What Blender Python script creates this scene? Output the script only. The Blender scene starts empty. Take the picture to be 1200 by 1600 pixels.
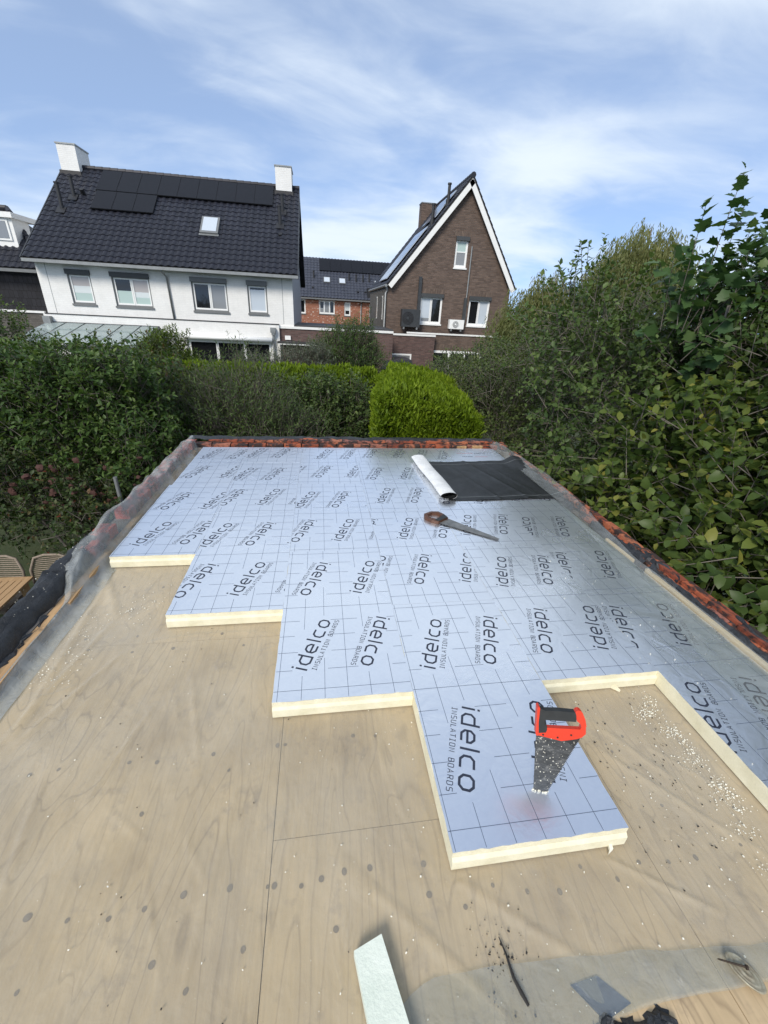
import bpy, math, random
import numpy as np
from mathutils import Matrix, Vector
random.seed(7); rng = np.random.default_rng(7)
D = bpy.data; S = bpy.context.scene; COL = S.collection

# ------------------------------------------------------------------ camera
# the board surface is z = 0, the garden lies at z = G
G = -2.7
F_ = Vector((0.14739889, 0.88667411, -0.43827227)); R_ = Vector((0.98892679, -0.13984358, 0.04967468)); U_ = Vector((0.01724431, 0.44074118, 0.89746857))
cam = D.objects.new('camera', D.cameras.new('camera')); COL.objects.link(cam)
cam.data.sensor_fit = 'HORIZONTAL'; cam.data.sensor_width = 36; cam.data.lens = 642.88 / 1200 * 36
cam.data.clip_start = 0.05; cam.data.clip_end = 2000
m = Matrix.Identity(4)
for i in range(3):
    m[i][0], m[i][1], m[i][2] = R_[i], U_[i], -F_[i]
m.translation = Vector((0.82315, -0.61734, 1.48208)); cam.matrix_world = m
S.camera = cam

# ------------------------------------------------------------------ light
SUN_EL, SUN_AZ = math.radians(38), math.radians(212)      # azimuth from +Y clockwise: behind the camera, left
SKY_STRENGTH = 0.145
world = D.worlds.new('World'); S.world = world; world.use_nodes = True
nt = world.node_tree; N = nt.nodes; L = nt.links
for n in list(N): N.remove(n)
def nd(t, **k):
    n = N.new(t)
    for a, b in k.items(): setattr(n, a, b)
    return n
sky = nd('ShaderNodeTexSky', sky_type='NISHITA', sun_disc=False, sun_elevation=SUN_EL, sun_rotation=SUN_AZ)
sky.air_density = 1.0; sky.dust_density = 0.2; sky.ozone_density = 3.0
tc = nd('ShaderNodeTexCoord'); sv = nd('ShaderNodeVectorMath', operation='ADD'); sv.inputs[1].default_value = (0, 0, 0.22); sn = nd('ShaderNodeVectorMath', operation='NORMALIZE')
L.new(tc.outputs['Generated'], sv.inputs[0]); L.new(sv.outputs[0], sn.inputs[0]); L.new(sn.outputs[0], sky.inputs[0]); sep = nd('ShaderNodeSeparateXYZ'); L.new(tc.outputs['Generated'], sep.inputs[0])
def mth(op, a, b=None):
    n = nd('ShaderNodeMath', operation=op)
    for i, v in enumerate((a, b)):
        if v is None: continue
        if isinstance(v, (int, float)): n.inputs[i].default_value = v
        else: L.new(v, n.inputs[i])
    return n.outputs[0]
zz = mth('ADD', mth('MAXIMUM', sep.outputs[2], 0.0), 0.22)
cmb = nd('ShaderNodeCombineXYZ'); L.new(mth('DIVIDE', sep.outputs[0], zz), cmb.inputs[0]); L.new(mth('DIVIDE', sep.outputs[1], zz), cmb.inputs[1])
mp = nd('ShaderNodeMapping'); mp.inputs['Rotation'].default_value = (0, 0, math.radians(-12)); mp.inputs['Scale'].default_value = (0.75, 1.30, 1)
mp.inputs['Location'].default_value = (3.1, 1.7, 0)
L.new(cmb.outputs[0], mp.inputs[0])
def noise(vec, scale, detail, rough, dist=0.0):
    n = nd('ShaderNodeTexNoise'); n.inputs['Scale'].default_value = scale; n.inputs['Detail'].default_value = detail
    n.inputs['Roughness'].default_value = rough; n.inputs['Distortion'].default_value = dist; L.new(vec, n.inputs['Vector']); return n.outputs['Fac']
c1 = noise(mp.outputs[0], 0.85, 6, 0.5, 0.6); c2 = noise(mp.outputs[0], 3.4, 8, 0.58, 0.5)
cl = mth('ADD', mth('MULTIPLY', c1, 0.80), mth('MULTIPLY', c2, 0.20))
rmp = nd('ShaderNodeValToRGB'); L.new(cl, rmp.inputs[0])
rmp.color_ramp.interpolation = 'EASE'
rmp.color_ramp.elements[0].position = 0.37; rmp.color_ramp.elements[0].color = (0.24, 0.24, 0.24, 1)
rmp.color_ramp.elements[1].position = 0.63; rmp.color_ramp.elements[1].color = (0.93, 0.93, 0.93, 1)
mix = nd('ShaderNodeMixRGB'); L.new(rmp.outputs[0], mix.inputs[0]); tn = nd('ShaderNodeMixRGB', blend_type='MULTIPLY'); tn.inputs[0].default_value = 1; tn.inputs[2].default_value = (0.93, 1.05, 1.16, 1); L.new(sky.outputs[0], tn.inputs[1]); L.new(tn.outputs[0], mix.inputs[1])
mix.inputs[2].default_value = (4.9, 5.45, 6.05, 1)
bg = nd('ShaderNodeBackground'); bg.inputs[1].default_value = SKY_STRENGTH; L.new(mix.outputs[0], bg.inputs[0])
out = nd('ShaderNodeOutputWorld'); L.new(bg.outputs[0], out.inputs[0])
sl = D.lights.new('sun', 'SUN'); sl.energy = 2.7; sl.angle = math.radians(20); sl.color = (1.0, 0.93, 0.82)
so = D.objects.new('sun', sl); COL.objects.link(so)
sdir = Vector((math.sin(SUN_AZ) * math.cos(SUN_EL), math.cos(SUN_AZ) * math.cos(SUN_EL), math.sin(SUN_EL)))
so.rotation_euler = sdir.to_track_quat('Z', 'Y').to_euler()
S.view_settings.view_transform = 'Standard'; S.view_settings.look = 'None'; S.view_settings.exposure = 0.34; S.view_settings.gamma = 1
S.view_settings.use_curve_mapping = False

# ------------------------------------------------------------------ materials
class NT:
    def __init__(s, name):
        s.m = D.materials.new(name); s.m.use_nodes = True; s.t = s.m.node_tree; s.n = s.t.nodes; s.l = s.t.links
        s.b = s.n['Principled BSDF']; s.out = s.n['Material Output']
    def N(s, t, **k):
        n = s.n.new(t)
        for a, b in k.items(): setattr(n, a, b)
        return n
    def link(s, a, b): s.l.new(a, b)
    def coord(s, which='Object', scale=(1, 1, 1), rot=(0, 0, 0), loc=(0, 0, 0)):
        t = s.N('ShaderNodeTexCoord'); mp = s.N('ShaderNodeMapping')
        mp.inputs['Scale'].default_value = scale; mp.inputs['Rotation'].default_value = rot; mp.inputs['Location'].default_value = loc
        s.link(t.outputs[which], mp.inputs[0]); return mp.outputs[0]
    def noise(s, vec, scale, detail=4, rough=0.55, dist=0.0):
        n = s.N('ShaderNodeTexNoise'); n.inputs['Scale'].default_value = scale; n.inputs['Detail'].default_value = detail
        n.inputs['Roughness'].default_value = rough; n.inputs['Distortion'].default_value = dist
        s.link(vec, n.inputs['Vector']); return n.outputs['Fac']
    def ramp(s, fac, stops):
        r = s.N('ShaderNodeValToRGB'); s.link(fac, r.inputs[0]); e = r.color_ramp.elements
        while len(e) < len(stops): e.new(0.5)
        for i, (p, c) in enumerate(stops):
            e[i].position = p; e[i].color = (c[0], c[1], c[2], 1) if not isinstance(c, (int, float)) else (c, c, c, 1)
        return r.outputs[0]
    def mix(s, fac, a, b, typ='MIX'):
        n = s.N('ShaderNodeMixRGB', blend_type=typ)
        for i, v in enumerate((fac, a, b)):
            if isinstance(v, (int, float)): n.inputs[i].default_value = v if i == 0 else (v, v, v, 1)
            elif isinstance(v, tuple): n.inputs[i].default_value = (v[0], v[1], v[2], 1)
            else: s.link(v, n.inputs[i])
        return n.outputs[0]
    def math(s, op, a, b=None):
        n = s.N('ShaderNodeMath', operation=op)
        for i, v in enumerate((a, b)):
            if v is None: continue
            if isinstance(v, (int, float)): n.inputs[i].default_value = v
            else: s.link(v, n.inputs[i])
        return n.outputs[0]
    def bump(s, h, strength=0.3, dist=0.01):
        b = s.N('ShaderNodeBump'); b.inputs['Strength'].default_value = strength; b.inputs['Distance'].default_value = dist
        s.link(h, b.inputs['Height']); s.link(b.outputs[0], s.b.inputs['Normal'])
    def set(s, **k):
        for a, v in k.items():
            i = s.b.inputs[a.replace('_', ' ')]
            if isinstance(v, (int, float)): i.default_value = v
            elif isinstance(v, tuple): i.default_value = (v[0], v[1], v[2], 1)
            else: s.link(v, i)
        return s.m

def plain(name, col, rough=0.6, metal=0.0, var=0.15, scale=6.0, spec=0.5):
    t = NT(name); c = t.coord(); n = t.noise(c, scale, 6, 0.62)
    k = t.ramp(n, [(0.3, tuple(x * (1 - var) for x in col)), (0.7, tuple(min(1, x * (1 + var)) for x in col))])
    t.set(Base_Color=k, Roughness=rough, Metallic=metal); t.b.inputs['Specular IOR Level'].default_value = spec
    return t.m

def brick_mat(name, ca, cb, mortar, mcol_amount=1.0, white=None, bump=0.5, w=0.22, h=0.068, vert=False, soft=1.0, streak=False):
    t = NT(name); tc = t.N('ShaderNodeTexCoord'); sp = t.N('ShaderNodeSeparateXYZ'); t.link(tc.outputs['Object'], sp.inputs[0])
    u = t.math('ADD', sp.outputs[0], sp.outputs[1]); cb_ = t.N('ShaderNodeCombineXYZ')
    if vert: t.link(sp.outputs[2], cb_.inputs[0]); t.link(u, cb_.inputs[1])
    else: t.link(u, cb_.inputs[0]); t.link(sp.outputs[2], cb_.inputs[1])
    br = t.N('ShaderNodeTexBrick'); t.link(cb_.outputs[0], br.inputs['Vector'])
    br.inputs['Scale'].default_value = 1; br.inputs['Brick Width'].default_value = w; br.inputs['Row Height'].default_value = h
    br.inputs['Mortar Size'].default_value = 0.009; br.inputs['Mortar Smooth'].default_value = 0.3; br.inputs['Bias'].default_value = 0.0
    br.inputs['Color1'].default_value = (*ca, 1); br.inputs['Color2'].default_value = (*cb, 1); br.inputs['Mortar'].default_value = (*mortar, 1)
    n = t.noise(cb_.outputs[0], 3.0, 5, 0.65); v = t.noise(cb_.outputs[0], 28, 3, 0.6)
    col = t.mix(0.55 * soft, br.outputs[0], t.ramp(n, [(0.3, 0.62), (0.7, 1.0)]), 'MULTIPLY')
    col = t.mix(0.4 * soft, col, t.ramp(v, [(0.3, 0.6), (0.7, 1.0)]), 'MULTIPLY')
    if white:
        mp = t.N('ShaderNodeMapping'); mp.inputs['Scale'].default_value = (4.6, 14.0, 1); t.link(cb_.outputs[0], mp.inputs[0])
        wn = t.noise(mp.outputs[0], 1.0, 1, 0.4)
        col = t.mix(t.ramp(wn, [(0.66, 0.0), (0.70, 0.8)]), col, white)
    if streak:
        mp2 = t.N('ShaderNodeMapping'); mp2.inputs['Scale'].default_value = (1.6, 0.25, 1); t.link(cb_.outputs[0], mp2.inputs[0]); sn_ = t.noise(mp2.outputs[0], 1.0, 5, 0.65)
        col = t.mix(t.ramp(sn_, [(0.45, 0.0), (0.8, 0.14)]), col, (0.42, 0.41, 0.38))
    t.set(Base_Color=col, Roughness=0.85)
    t.bump(t.math('MULTIPLY', br.outputs['Fac'], -1.0), bump, 0.008)
    return t.m

M = {}
def ply():
    t = NT('plywood'); c = t.coord('Object', (2.2, 0.45, 1)); c2 = t.coord('Object', (1, 1, 1))
    oi = t.N('ShaderNodeObjectInfo'); add = t.N('ShaderNodeVectorMath', operation='ADD'); t.link(c, add.inputs[0])
    cm = t.N('ShaderNodeCombineXYZ'); t.link(t.math('MULTIPLY', oi.outputs['Random'], 31.0), cm.inputs[0]); t.link(cm.outputs[0], add.inputs[1])
    base = t.noise(add.outputs[0], 1.5, 3, 0.5, 0.6)
    rings = t.math('FRACT', t.math('MULTIPLY', base, 17.0))
    line = t.ramp(rings, [(0.0, 0.0), (0.07, 1.0), (0.86, 1.0), (1.0, 0.0)])
    fine = t.noise(t.coord('Object', (90, 5, 1)), 1.0, 4, 0.6)
    blot = t.noise(c2, 2.3, 5, 0.6); gr = t.noise(c2, 9.0, 6, 0.7)
    col = t.ramp(blot, [(0.22, (0.34, 0.240, 0.132)), (0.5, (0.50, 0.37, 0.216)), (0.78, (0.63, 0.475, 0.29))])
    col = t.mix(t.mix(0.5, t.ramp(base, [(0.3, 0.2), (0.7, 0.8)]), 0.22), col, t.mix(line, (0.19, 0.13, 0.075), col), 'MIX')
    col = t.mix(0.5, col, t.ramp(fine, [(0.3, 0.76), (0.65, 1.0)]), 'MULTIPLY')
    col = t.mix(t.ramp(gr, [(0.56, 0.0), (0.74, 0.6)]), col, (0.22, 0.165, 0.12))
    st_ = t.noise(t.coord('Object', (7, .9, 1)), 1.0, 5, 0.68, 0.5); col = t.mix(t.ramp(st_, [(0.56, 0.0), (0.72, 0.5)]), col, (0.20, 0.14, 0.09))
    M['ply'] = t.set(Base_Color=col, Roughness=0.75); t.bump(fine, 0.15, 0.002)
ply()

def film():
    t = NT('vapour_film'); c = t.coord('Object')
    cre = t.noise(c, 9.0, 4, 0.6, 1.5); big = t.noise(c, 2.2, 3, 0.5); fine = t.noise(t.coord('Object', (1, 0.35, 1)), 26, 3, 0.6, 2.0)
    t.set(Base_Color=(0.60, 0.57, 0.49), Roughness=0.2); t.b.inputs['Specular IOR Level'].default_value = 0.6
    t.bump(t.math('ADD', t.math('MULTIPLY', cre, 1.0), t.math('MULTIPLY', fine, 0.5)), 0.32, 0.02)
    tr = t.N('ShaderNodeBsdfTransparent'); tr.inputs[0].default_value = (0.97, 0.985, 0.97, 1); ms = t.N('ShaderNodeMixShader')
    lw = t.N('ShaderNodeLayerWeight'); lw.inputs['Blend'].default_value = 0.5
    fac = t.math('ADD', t.ramp(t.math('ADD', t.math('MULTIPLY', big, 0.7), t.math('MULTIPLY', fine, 0.3)), [(0.35, 0.13), (0.65, 0.30)]), t.math('MULTIPLY', t.math('POWER', lw.outputs['Facing'], 2.2), 0.6))
    t.link(fac, ms.inputs[0]); t.link(tr.outputs[0], ms.inputs[1]); t.link(t.b.outputs[0], ms.inputs[2]); t.link(ms.outputs[0], t.out.inputs[0])
    M['film'] = t.m
    t = NT('vapour_film_milky'); c = t.coord('Object')
    cre = t.noise(c, 14.0, 5, 0.62, 2.2); big = t.noise(c, 5.0, 3, 0.5, 1.0)
    t.set(Base_Color=(0.43, 0.45, 0.44), Roughness=0.17); t.b.inputs['Specular IOR Level'].default_value = 0.7
    t.bump(cre, 0.55, 0.02)
    tr = t.N('ShaderNodeBsdfTransparent'); tr.inputs[0].default_value = (0.93, 0.96, 0.95, 1); ms = t.N('ShaderNodeMixShader')
    t.link(t.ramp(big, [(0.3, 0.34), (0.7, 0.62)]), ms.inputs[0]); t.link(tr.outputs[0], ms.inputs[1]); t.link(t.b.outputs[0], ms.inputs[2]); t.link(ms.outputs[0], t.out.inputs[0])
    M['film2'] = t.m
    m3 = t.m.copy(); m3.name = 'vapour_film_hem'; e = [n for n in m3.node_tree.nodes if n.type == 'VALTORGB'][0].color_ramp.elements; e[0].color = (.15, .15, .15, 1); e[1].color = (.34, .34, .34, 1); M['film3'] = m3
film()

def foil():
    t = NT('foil_facing'); c = t.coord('Object'); w = t.noise(c, 7.0, 4, 0.55, 1.0); d = t.noise(c, 60, 3, 0.6); b = t.noise(c, 1.3, 3, 0.5)
    t.set(Base_Color=t.ramp(d, [(0.2, (0.82, 0.85, 0.90)), (0.8, (0.88, 0.905, 0.945))]), Metallic=0.90, Roughness=t.ramp(b, [(0.3, 0.25), (0.7, 0.33)]))
    t.bump(t.math('ADD', w, t.math('MULTIPLY', d, 0.12)), 0.12, 0.02)
    M['foil'] = t.m
foil()
M['ink'] = plain('printed_ink', (0.022, 0.027, 0.045), 0.5, 0, 0.2, 40)
M['ink_soft'] = plain('printed_line_ink', (0.09, 0.115, 0.17), 0.5, 0, 0.2, 40)
M['ink_red'] = plain('printed_red_ink', (0.45, 0.03, 0.03), 0.5, 0, 0.2, 40)
def foam():
    t = NT('foam_core'); c = t.coord('Object'); n = t.noise(c, 14, 5, 0.6); f = t.noise(c, 160, 3, 0.7)
    t.set(Base_Color=t.mix(0.35, t.ramp(n, [(0.3, (0.70, 0.65, 0.46)), (0.7, (0.84, 0.79, 0.60))]), t.ramp(f, [(0.3, 0.7), (0.7, 1.0)]), 'MULTIPLY'), Roughness=0.9)
    t.bump(f, 0.4, 0.003); M['foam'] = t.m
    t = NT('offcut_foam'); c = t.coord('Object'); n = t.noise(c, 12, 5, 0.6); f = t.noise(c, 120, 4, 0.7)
    t.set(Base_Color=t.mix(0.3, t.ramp(n, [(0.3, (0.62, 0.68, 0.58)), (0.7, (0.76, 0.80, 0.70))]), t.ramp(f, [(0.3, 0.7), (0.7, 1.0)]), 'MULTIPLY'), Roughness=0.9)
    t.bump(f, 0.5, 0.004); M['offcut'] = t.m
foam()
M['crumb'] = plain('foam_crumbs', (0.83, 0.80, 0.68), 0.9, 0, 0.1)
M['grit'] = plain('black_grit', (0.02, 0.018, 0.016), 0.8)
def bitumen():
    t = NT('bitumen'); c = t.coord('Object'); n = t.noise(c, 9, 6, 0.65); f = t.noise(c, 190, 3, 0.7)
    sp = t.ramp(f, [(0.67, 0.0), (0.74, 1.0)])
    col = t.mix(sp, t.ramp(n, [(0.3, (0.010, 0.011, 0.013)), (0.7, (0.034, 0.037, 0.042))]), (0.30, 0.31, 0.33))
    t.set(Base_Color=col, Roughness=0.5); t.bump(t.math('ADD', n, t.math('MULTIPLY', f, 0.15)), 0.8, 0.02); M['bitumen'] = t.m
bitumen()
def pbrick():
    t = NT('parapet_brick'); oi = t.N('ShaderNodeObjectInfo'); va = t.N('ShaderNodeVectorMath', operation='MULTIPLY_ADD'); va.inputs[1].default_value = (1.0, .5, .35); cx_ = t.N('ShaderNodeCombineXYZ'); t.link(t.math('MULTIPLY', oi.outputs['Random'], 37.0), cx_.inputs[0]); t.link(t.math('MULTIPLY', oi.outputs['Random'], 53.0), cx_.inputs[2]); t.link(t.coord('Object'), va.inputs[0]); t.link(cx_.outputs[0], va.inputs[2]); c = va.outputs[0]; n = t.noise(c, 6, 6, 0.7); n2 = t.noise(c, 2.2, 5, 0.65)
    col = t.ramp(oi.outputs['Random'], [(0.0, (0.28, 0.065, 0.030)), (0.35, (0.44, 0.11, 0.045)), (0.7, (0.48, 0.17, 0.085)), (1.0, (0.33, 0.13, 0.10))])
    col = t.mix(0.7, col, t.ramp(n, [(0.3, 0.45), (0.65, 1.0)]), 'MULTIPLY')
    col = t.mix(t.ramp(n2, [(0.42, 0.0), (0.54, 0.95)]), col, (0.018, 0.016, 0.016))
    t.set(Base_Color=col, Roughness=0.85); t.bump(n, 0.6, 0.006); M['pbrick'] = t.m
    t = NT('pink_brick'); oi = t.N('ShaderNodeObjectInfo'); va = t.N('ShaderNodeVectorMath', operation='MULTIPLY_ADD'); va.inputs[1].default_value = (1.0, .5, .35); cx_ = t.N('ShaderNodeCombineXYZ'); t.link(t.math('MULTIPLY', oi.outputs['Random'], 37.0), cx_.inputs[0]); t.link(t.math('MULTIPLY', oi.outputs['Random'], 53.0), cx_.inputs[2]); t.link(t.coord('Object'), va.inputs[0]); t.link(cx_.outputs[0], va.inputs[2]); c = va.outputs[0]; n = t.noise(c, 6, 6, 0.7); n2 = t.noise(c, 2.0, 5, 0.65)
    col = t.ramp(oi.outputs['Random'], [(0.0, (0.60, 0.17, 0.13)), (0.6, (0.55, 0.13, 0.10)), (1.0, (0.42, 0.16, 0.12))])
    col = t.mix(t.ramp(n2, [(0.42, 0.0), (0.58, 0.92)]), col, (0.07, 0.062, 0.06))
    t.set(Base_Color=t.mix(0.5, col, t.ramp(n, [(0.3, 0.55), (0.65, 1.0)]), 'MULTIPLY'), Roughness=0.85); t.bump(n, 0.6, 0.006); M['pinkbrick'] = t.m
pbrick()
M['mortar'] = plain('old_mortar', (0.16, 0.14, 0.12), 0.95, 0, 0.45, 18)
def timber():
    t = NT('raw_timber'); c = t.coord('Object', (40, 1.6, 40)); n = t.noise(c, 1.0, 5, 0.6, 0.4); s2 = t.noise(t.coord(), 7, 5, 0.7)
    col = t.ramp(n, [(0.3, (0.30, 0.17, 0.075)), (0.7, (0.56, 0.36, 0.18))])
    col = t.mix(t.ramp(s2, [(0.55, 0.0), (0.7, 0.85)]), col, (0.05, 0.04, 0.03))
    t.set(Base_Color=col, Roughness=0.75); t.bump(n, 0.4, 0.004); M['timber'] = t.m
    t = NT('pale_timber'); c = t.coord('Object', (30, 1.6, 30)); n = t.noise(c, 1.0, 5, 0.6, 0.4)
    t.set(Base_Color=t.ramp(n, [(0.3, (0.50, 0.36, 0.19)), (0.7, (0.74, 0.58, 0.36))]), Roughness=0.7); t.bump(n, 0.3, 0.003); M['paletimber'] = t.m
    t = NT('teak'); c = t.coord('Object', (30, 3, 30)); n = t.noise(c, 1.0, 5, 0.6, 0.4)
    t.set(Base_Color=t.ramp(n, [(0.3, (0.33, 0.20, 0.095)), (0.7, (0.48, 0.31, 0.16))]), Roughness=0.6); t.bump(n, 0.2, 0.003); M['teak'] = t.m
timber()
M['white_brick'] = brick_mat('white_painted_brick', (0.84, 0.83, 0.80), (0.86, 0.85, 0.82), (0.80, 0.79, 0.77), bump=0.25, soft=0.45, streak=True)
M['brown_brick'] = brick_mat('brown_brick', (0.105, 0.068, 0.050), (0.185, 0.125, 0.095), (0.12, 0.10, 0.088))
M['brown_soldier'] = brick_mat('brown_soldier_brick', (0.105, 0.068, 0.050), (0.20, 0.14, 0.105), (0.12, 0.10, 0.088), vert=True)
M['purple_brick'] = brick_mat('purple_brown_brick', (0.10, 0.055, 0.048), (0.17, 0.098, 0.085), (0.12, 0.10, 0.09))
M['grey_brick'] = brick_mat('grey_side_brick', (0.10, 0.09, 0.078), (0.15, 0.135, 0.12), (0.11, 0.10, 0.09))
M['red_brick'] = brick_mat('red_brick', (0.34, 0.105, 0.058), (0.46, 0.17, 0.095), (0.33, 0.22, 0.16), white=(0.75, 0.70, 0.64))
M['slate_clad'] = brick_mat('dark_cladding_tiles', (0.014, 0.014, 0.018), (0.024, 0.024, 0.03), (0.006, 0.006, 0.007), w=0.18, h=0.30, bump=0.8)
M['tile'] = plain('black_roof_tile', (0.016, 0.017, 0.025), 0.5, 0, 0.45, 2.2, 0.36)
M['tile2'] = plain('slate_roof_tile', (0.040, 0.044, 0.060), 0.5, 0, 0.25, 3)
M['lead'] = plain('lead_flashing', (0.035, 0.033, 0.033), 0.6)
M['solar'] = plain('black_solar_panel', (0.009, 0.010, 0.014), 0.5, 0, 0.1, 6, 0.2)
M['solar_edge'] = plain('solar_panel_edge', (0.012, 0.012, 0.014), 0.5, 0.2)
M['solar_silver'] = plain('silver_lined_solar', (0.20, 0.25, 0.33), 0.12, 0.6, 0.08, 3)
M['alu'] = plain('aluminium', (0.62, 0.64, 0.66), 0.35, 0.8, 0.06)
M['zinc'] = plain('zinc', (0.26, 0.27, 0.27), 0.5, 0.5, 0.15)
M['wframe'] = plain('white_frame', (0.80, 0.80, 0.78), 0.45, 0, 0.03)
M['gframe'] = plain('grey_frame', (0.16, 0.165, 0.165), 0.5, 0, 0.08)
M['dframe'] = plain('dark_shutter_box', (0.05, 0.053, 0.055), 0.5, 0, 0.1)
M['greyclad'] = plain('grey_side_cladding', (0.33, 0.35, 0.38), 0.6, 0, 0.08)
M['wtrim'] = plain('white_trim', (0.78, 0.775, 0.75), 0.55, 0, 0.05)
M['awning'] = plain('white_awning_case', (0.86, 0.86, 0.84), 0.4, 0, 0.03)
M['black'] = plain('matt_black', (0.016, 0.016, 0.018), 0.5, 0, 0.2)
M['dkgrey'] = plain('dark_grey_metal', (0.045, 0.048, 0.052), 0.45, 0.2, 0.15)
def glass(name, col, rough=0.04, spec=0.6):
    t = NT(name); t.set(Base_Color=col, Roughness=rough); t.b.inputs['Specular IOR Level'].default_value = spec
    n = t.noise(t.coord(), 1.2, 2, 0.5); t.bump(n, 0.03, 0.02); M[name] = t.m
glass('pane_dark', (0.012, 0.013, 0.015)); glass('pane_grey', (0.23, 0.24, 0.25), 0.08); glass('pane_curtain', (0.42, 0.39, 0.38), 0.15, 0.5)
glass('pane_frost', (0.42, 0.53, 0.50), 0.3); glass('pane_sky', (0.50, 0.55, 0.60), 0.06); glass('pane_light', (0.62, 0.66, 0.66), 0.15)
def clear():
    t = NT('clear_glass'); t.set(Base_Color=(0.55, 0.62, 0.62), Roughness=0.06)
    tr = t.N('ShaderNodeBsdfTransparent'); tr.inputs[0].default_value = (0.75, 0.82, 0.80, 1); ms = t.N('ShaderNodeMixShader'); ms.inputs[0].default_value = 0.45
    t.link(tr.outputs[0], ms.inputs[1]); t.link(t.b.outputs[0], ms.inputs[2]); t.link(ms.outputs[0], t.out.inputs[0]); M['clear'] = t.m
clear()
def ground():
    t = NT('garden_ground'); c = t.coord('Object'); n = t.noise(c, 0.6, 6, 0.65); f = t.noise(c, 14, 5, 0.7)
    col = t.ramp(n, [(0.35, (0.035, 0.055, 0.018)), (0.6, (0.06, 0.075, 0.028)), (0.8, (0.09, 0.075, 0.05))])
    t.set(Base_Color=t.mix(0.5, col, t.ramp(f, [(0.3, 0.5), (0.7, 1.0)]), 'MULTIPLY'), Roughness=0.95); t.bump(f, 0.6, 0.03); M['ground'] = t.m
ground()
def leafmat(name, cols, rough=0.45, trans=0.28):
    t = NT(name); a = t.N('ShaderNodeAttribute', attribute_name='tint')
    col = t.ramp(a.outputs['Fac'], [(i / (len(cols) - 1), c) for i, c in enumerate(cols)])
    t.set(Base_Color=col, Roughness=rough); t.b.inputs['Specular IOR Level'].default_value = 0.22
    tl = t.N('ShaderNodeBsdfTranslucent'); t.link(t.mix(1.0, col, (1.3, 1.35, 0.6), 'MULTIPLY'), tl.inputs[0])
    ms = t.N('ShaderNodeMixShader'); ms.inputs[0].default_value = trans
    t.link(t.b.outputs[0], ms.inputs[1]); t.link(tl.outputs[0], ms.inputs[2]); t.link(ms.outputs[0], t.out.inputs[0]); M[name] = t.m
leafmat('leaf_laurel', [(0.032, 0.066, 0.018), (0.055, 0.100, 0.026), (0.085, 0.140, 0.036), (0.14, 0.185, 0.055)])
leafmat('leaf_red', [(0.030, 0.055, 0.018), (0.055, 0.085, 0.028), (0.08, 0.10, 0.035), (0.16, 0.045, 0.03)])
leafmat('leaf_broad', [(0.045, 0.080, 0.022), (0.085, 0.13, 0.034), (0.14, 0.185, 0.045), (0.28, 0.26, 0.055)], 0.4, 0.42)
leafmat('leaf_dark', [(0.042, 0.075, 0.024), (0.070, 0.112, 0.034), (0.10, 0.15, 0.044), (0.15, 0.19, 0.06)])
leafmat('leaf_lobed', [(0.035, 0.075, 0.028), (0.050, 0.10, 0.036), (0.07, 0.125, 0.04), (0.11, 0.16, 0.05)])
leafmat('leaf_olive', [(0.042, 0.066, 0.020), (0.066, 0.096, 0.028), (0.094, 0.128, 0.036), (0.14, 0.16, 0.055)])
leafmat('leaf_greygreen', [(0.07, 0.09, 0.06), (0.10, 0.125, 0.085), (0.14, 0.16, 0.115), (0.2, 0.22, 0.17)])
leafmat('leaf_willow', [(0.10, 0.125, 0.045), (0.14, 0.16, 0.06), (0.19, 0.20, 0.08), (0.26, 0.24, 0.10)], 0.5, 0.4)
leafmat('leaf_hedge', [(0.065, 0.11, 0.008), (0.11, 0.17, 0.010), (0.155, 0.225, 0.013), (0.21, 0.28, 0.022)], 0.55, 0.4)
leafmat('leaf_conifer', [(0.04, 0.07, 0.012), (0.07, 0.11, 0.016), (0.11, 0.16, 0.022), (0.16, 0.20, 0.04)], 0.55, 0.3)
M['bark'] = plain('grey_bark', (0.13, 0.115, 0.095), 0.9, 0, 0.35, 12)
M['bark_dark'] = plain('dark_twigs', (0.045, 0.038, 0.028), 0.95, 0, 0.4, 9)
M['flower'] = plain('dried_flower_head', (0.06, 0.024, 0.018), 0.9, 0, 0.5, 20)
def blade():
    t = NT('saw_blade_steel'); c = t.coord('Object'); n = t.noise(t.coord('Object', (1, 1, 3), (0, 0.5, 0)), 26, 6, 0.75, 1.0); f = t.noise(c, 130, 4, 0.75)
    col = t.ramp(n, [(0.3, (0.030, 0.034, 0.038)), (0.55, (0.085, 0.09, 0.095)), (0.72, (0.30, 0.30, 0.29))])
    du = t.ramp(f, [(0.63, 0.0), (0.70, 0.8)]); t.set(Base_Color=t.mix(du, col, (0.66, 0.64, 0.56)), Roughness=t.mix(du, 0.38, 0.9), Metallic=t.mix(du, 0.3, 0.0)); M['blade'] = t.m
    t = NT('old_saw_steel'); c = t.coord('Object'); n = t.noise(c, 14, 5, 0.7)
    t.set(Base_Color=t.ramp(n, [(0.3, (0.13, 0.135, 0.135)), (0.7, (0.30, 0.30, 0.29))]), Roughness=0.5, Metallic=0.6); M['oldblade'] = t.m
blade()
M['redplastic'] = plain('red_plastic', (0.66, 0.045, 0.018), 0.42, 0, 0.08, 20)
M['rubber'] = plain('black_rubber', (0.022, 0.024, 0.024), 0.6, 0, 0.2, 40)
M['sawwood'] = plain('brown_saw_handle', (0.085, 0.034, 0.017), 0.5, 0, 0.35, 30)
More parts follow.
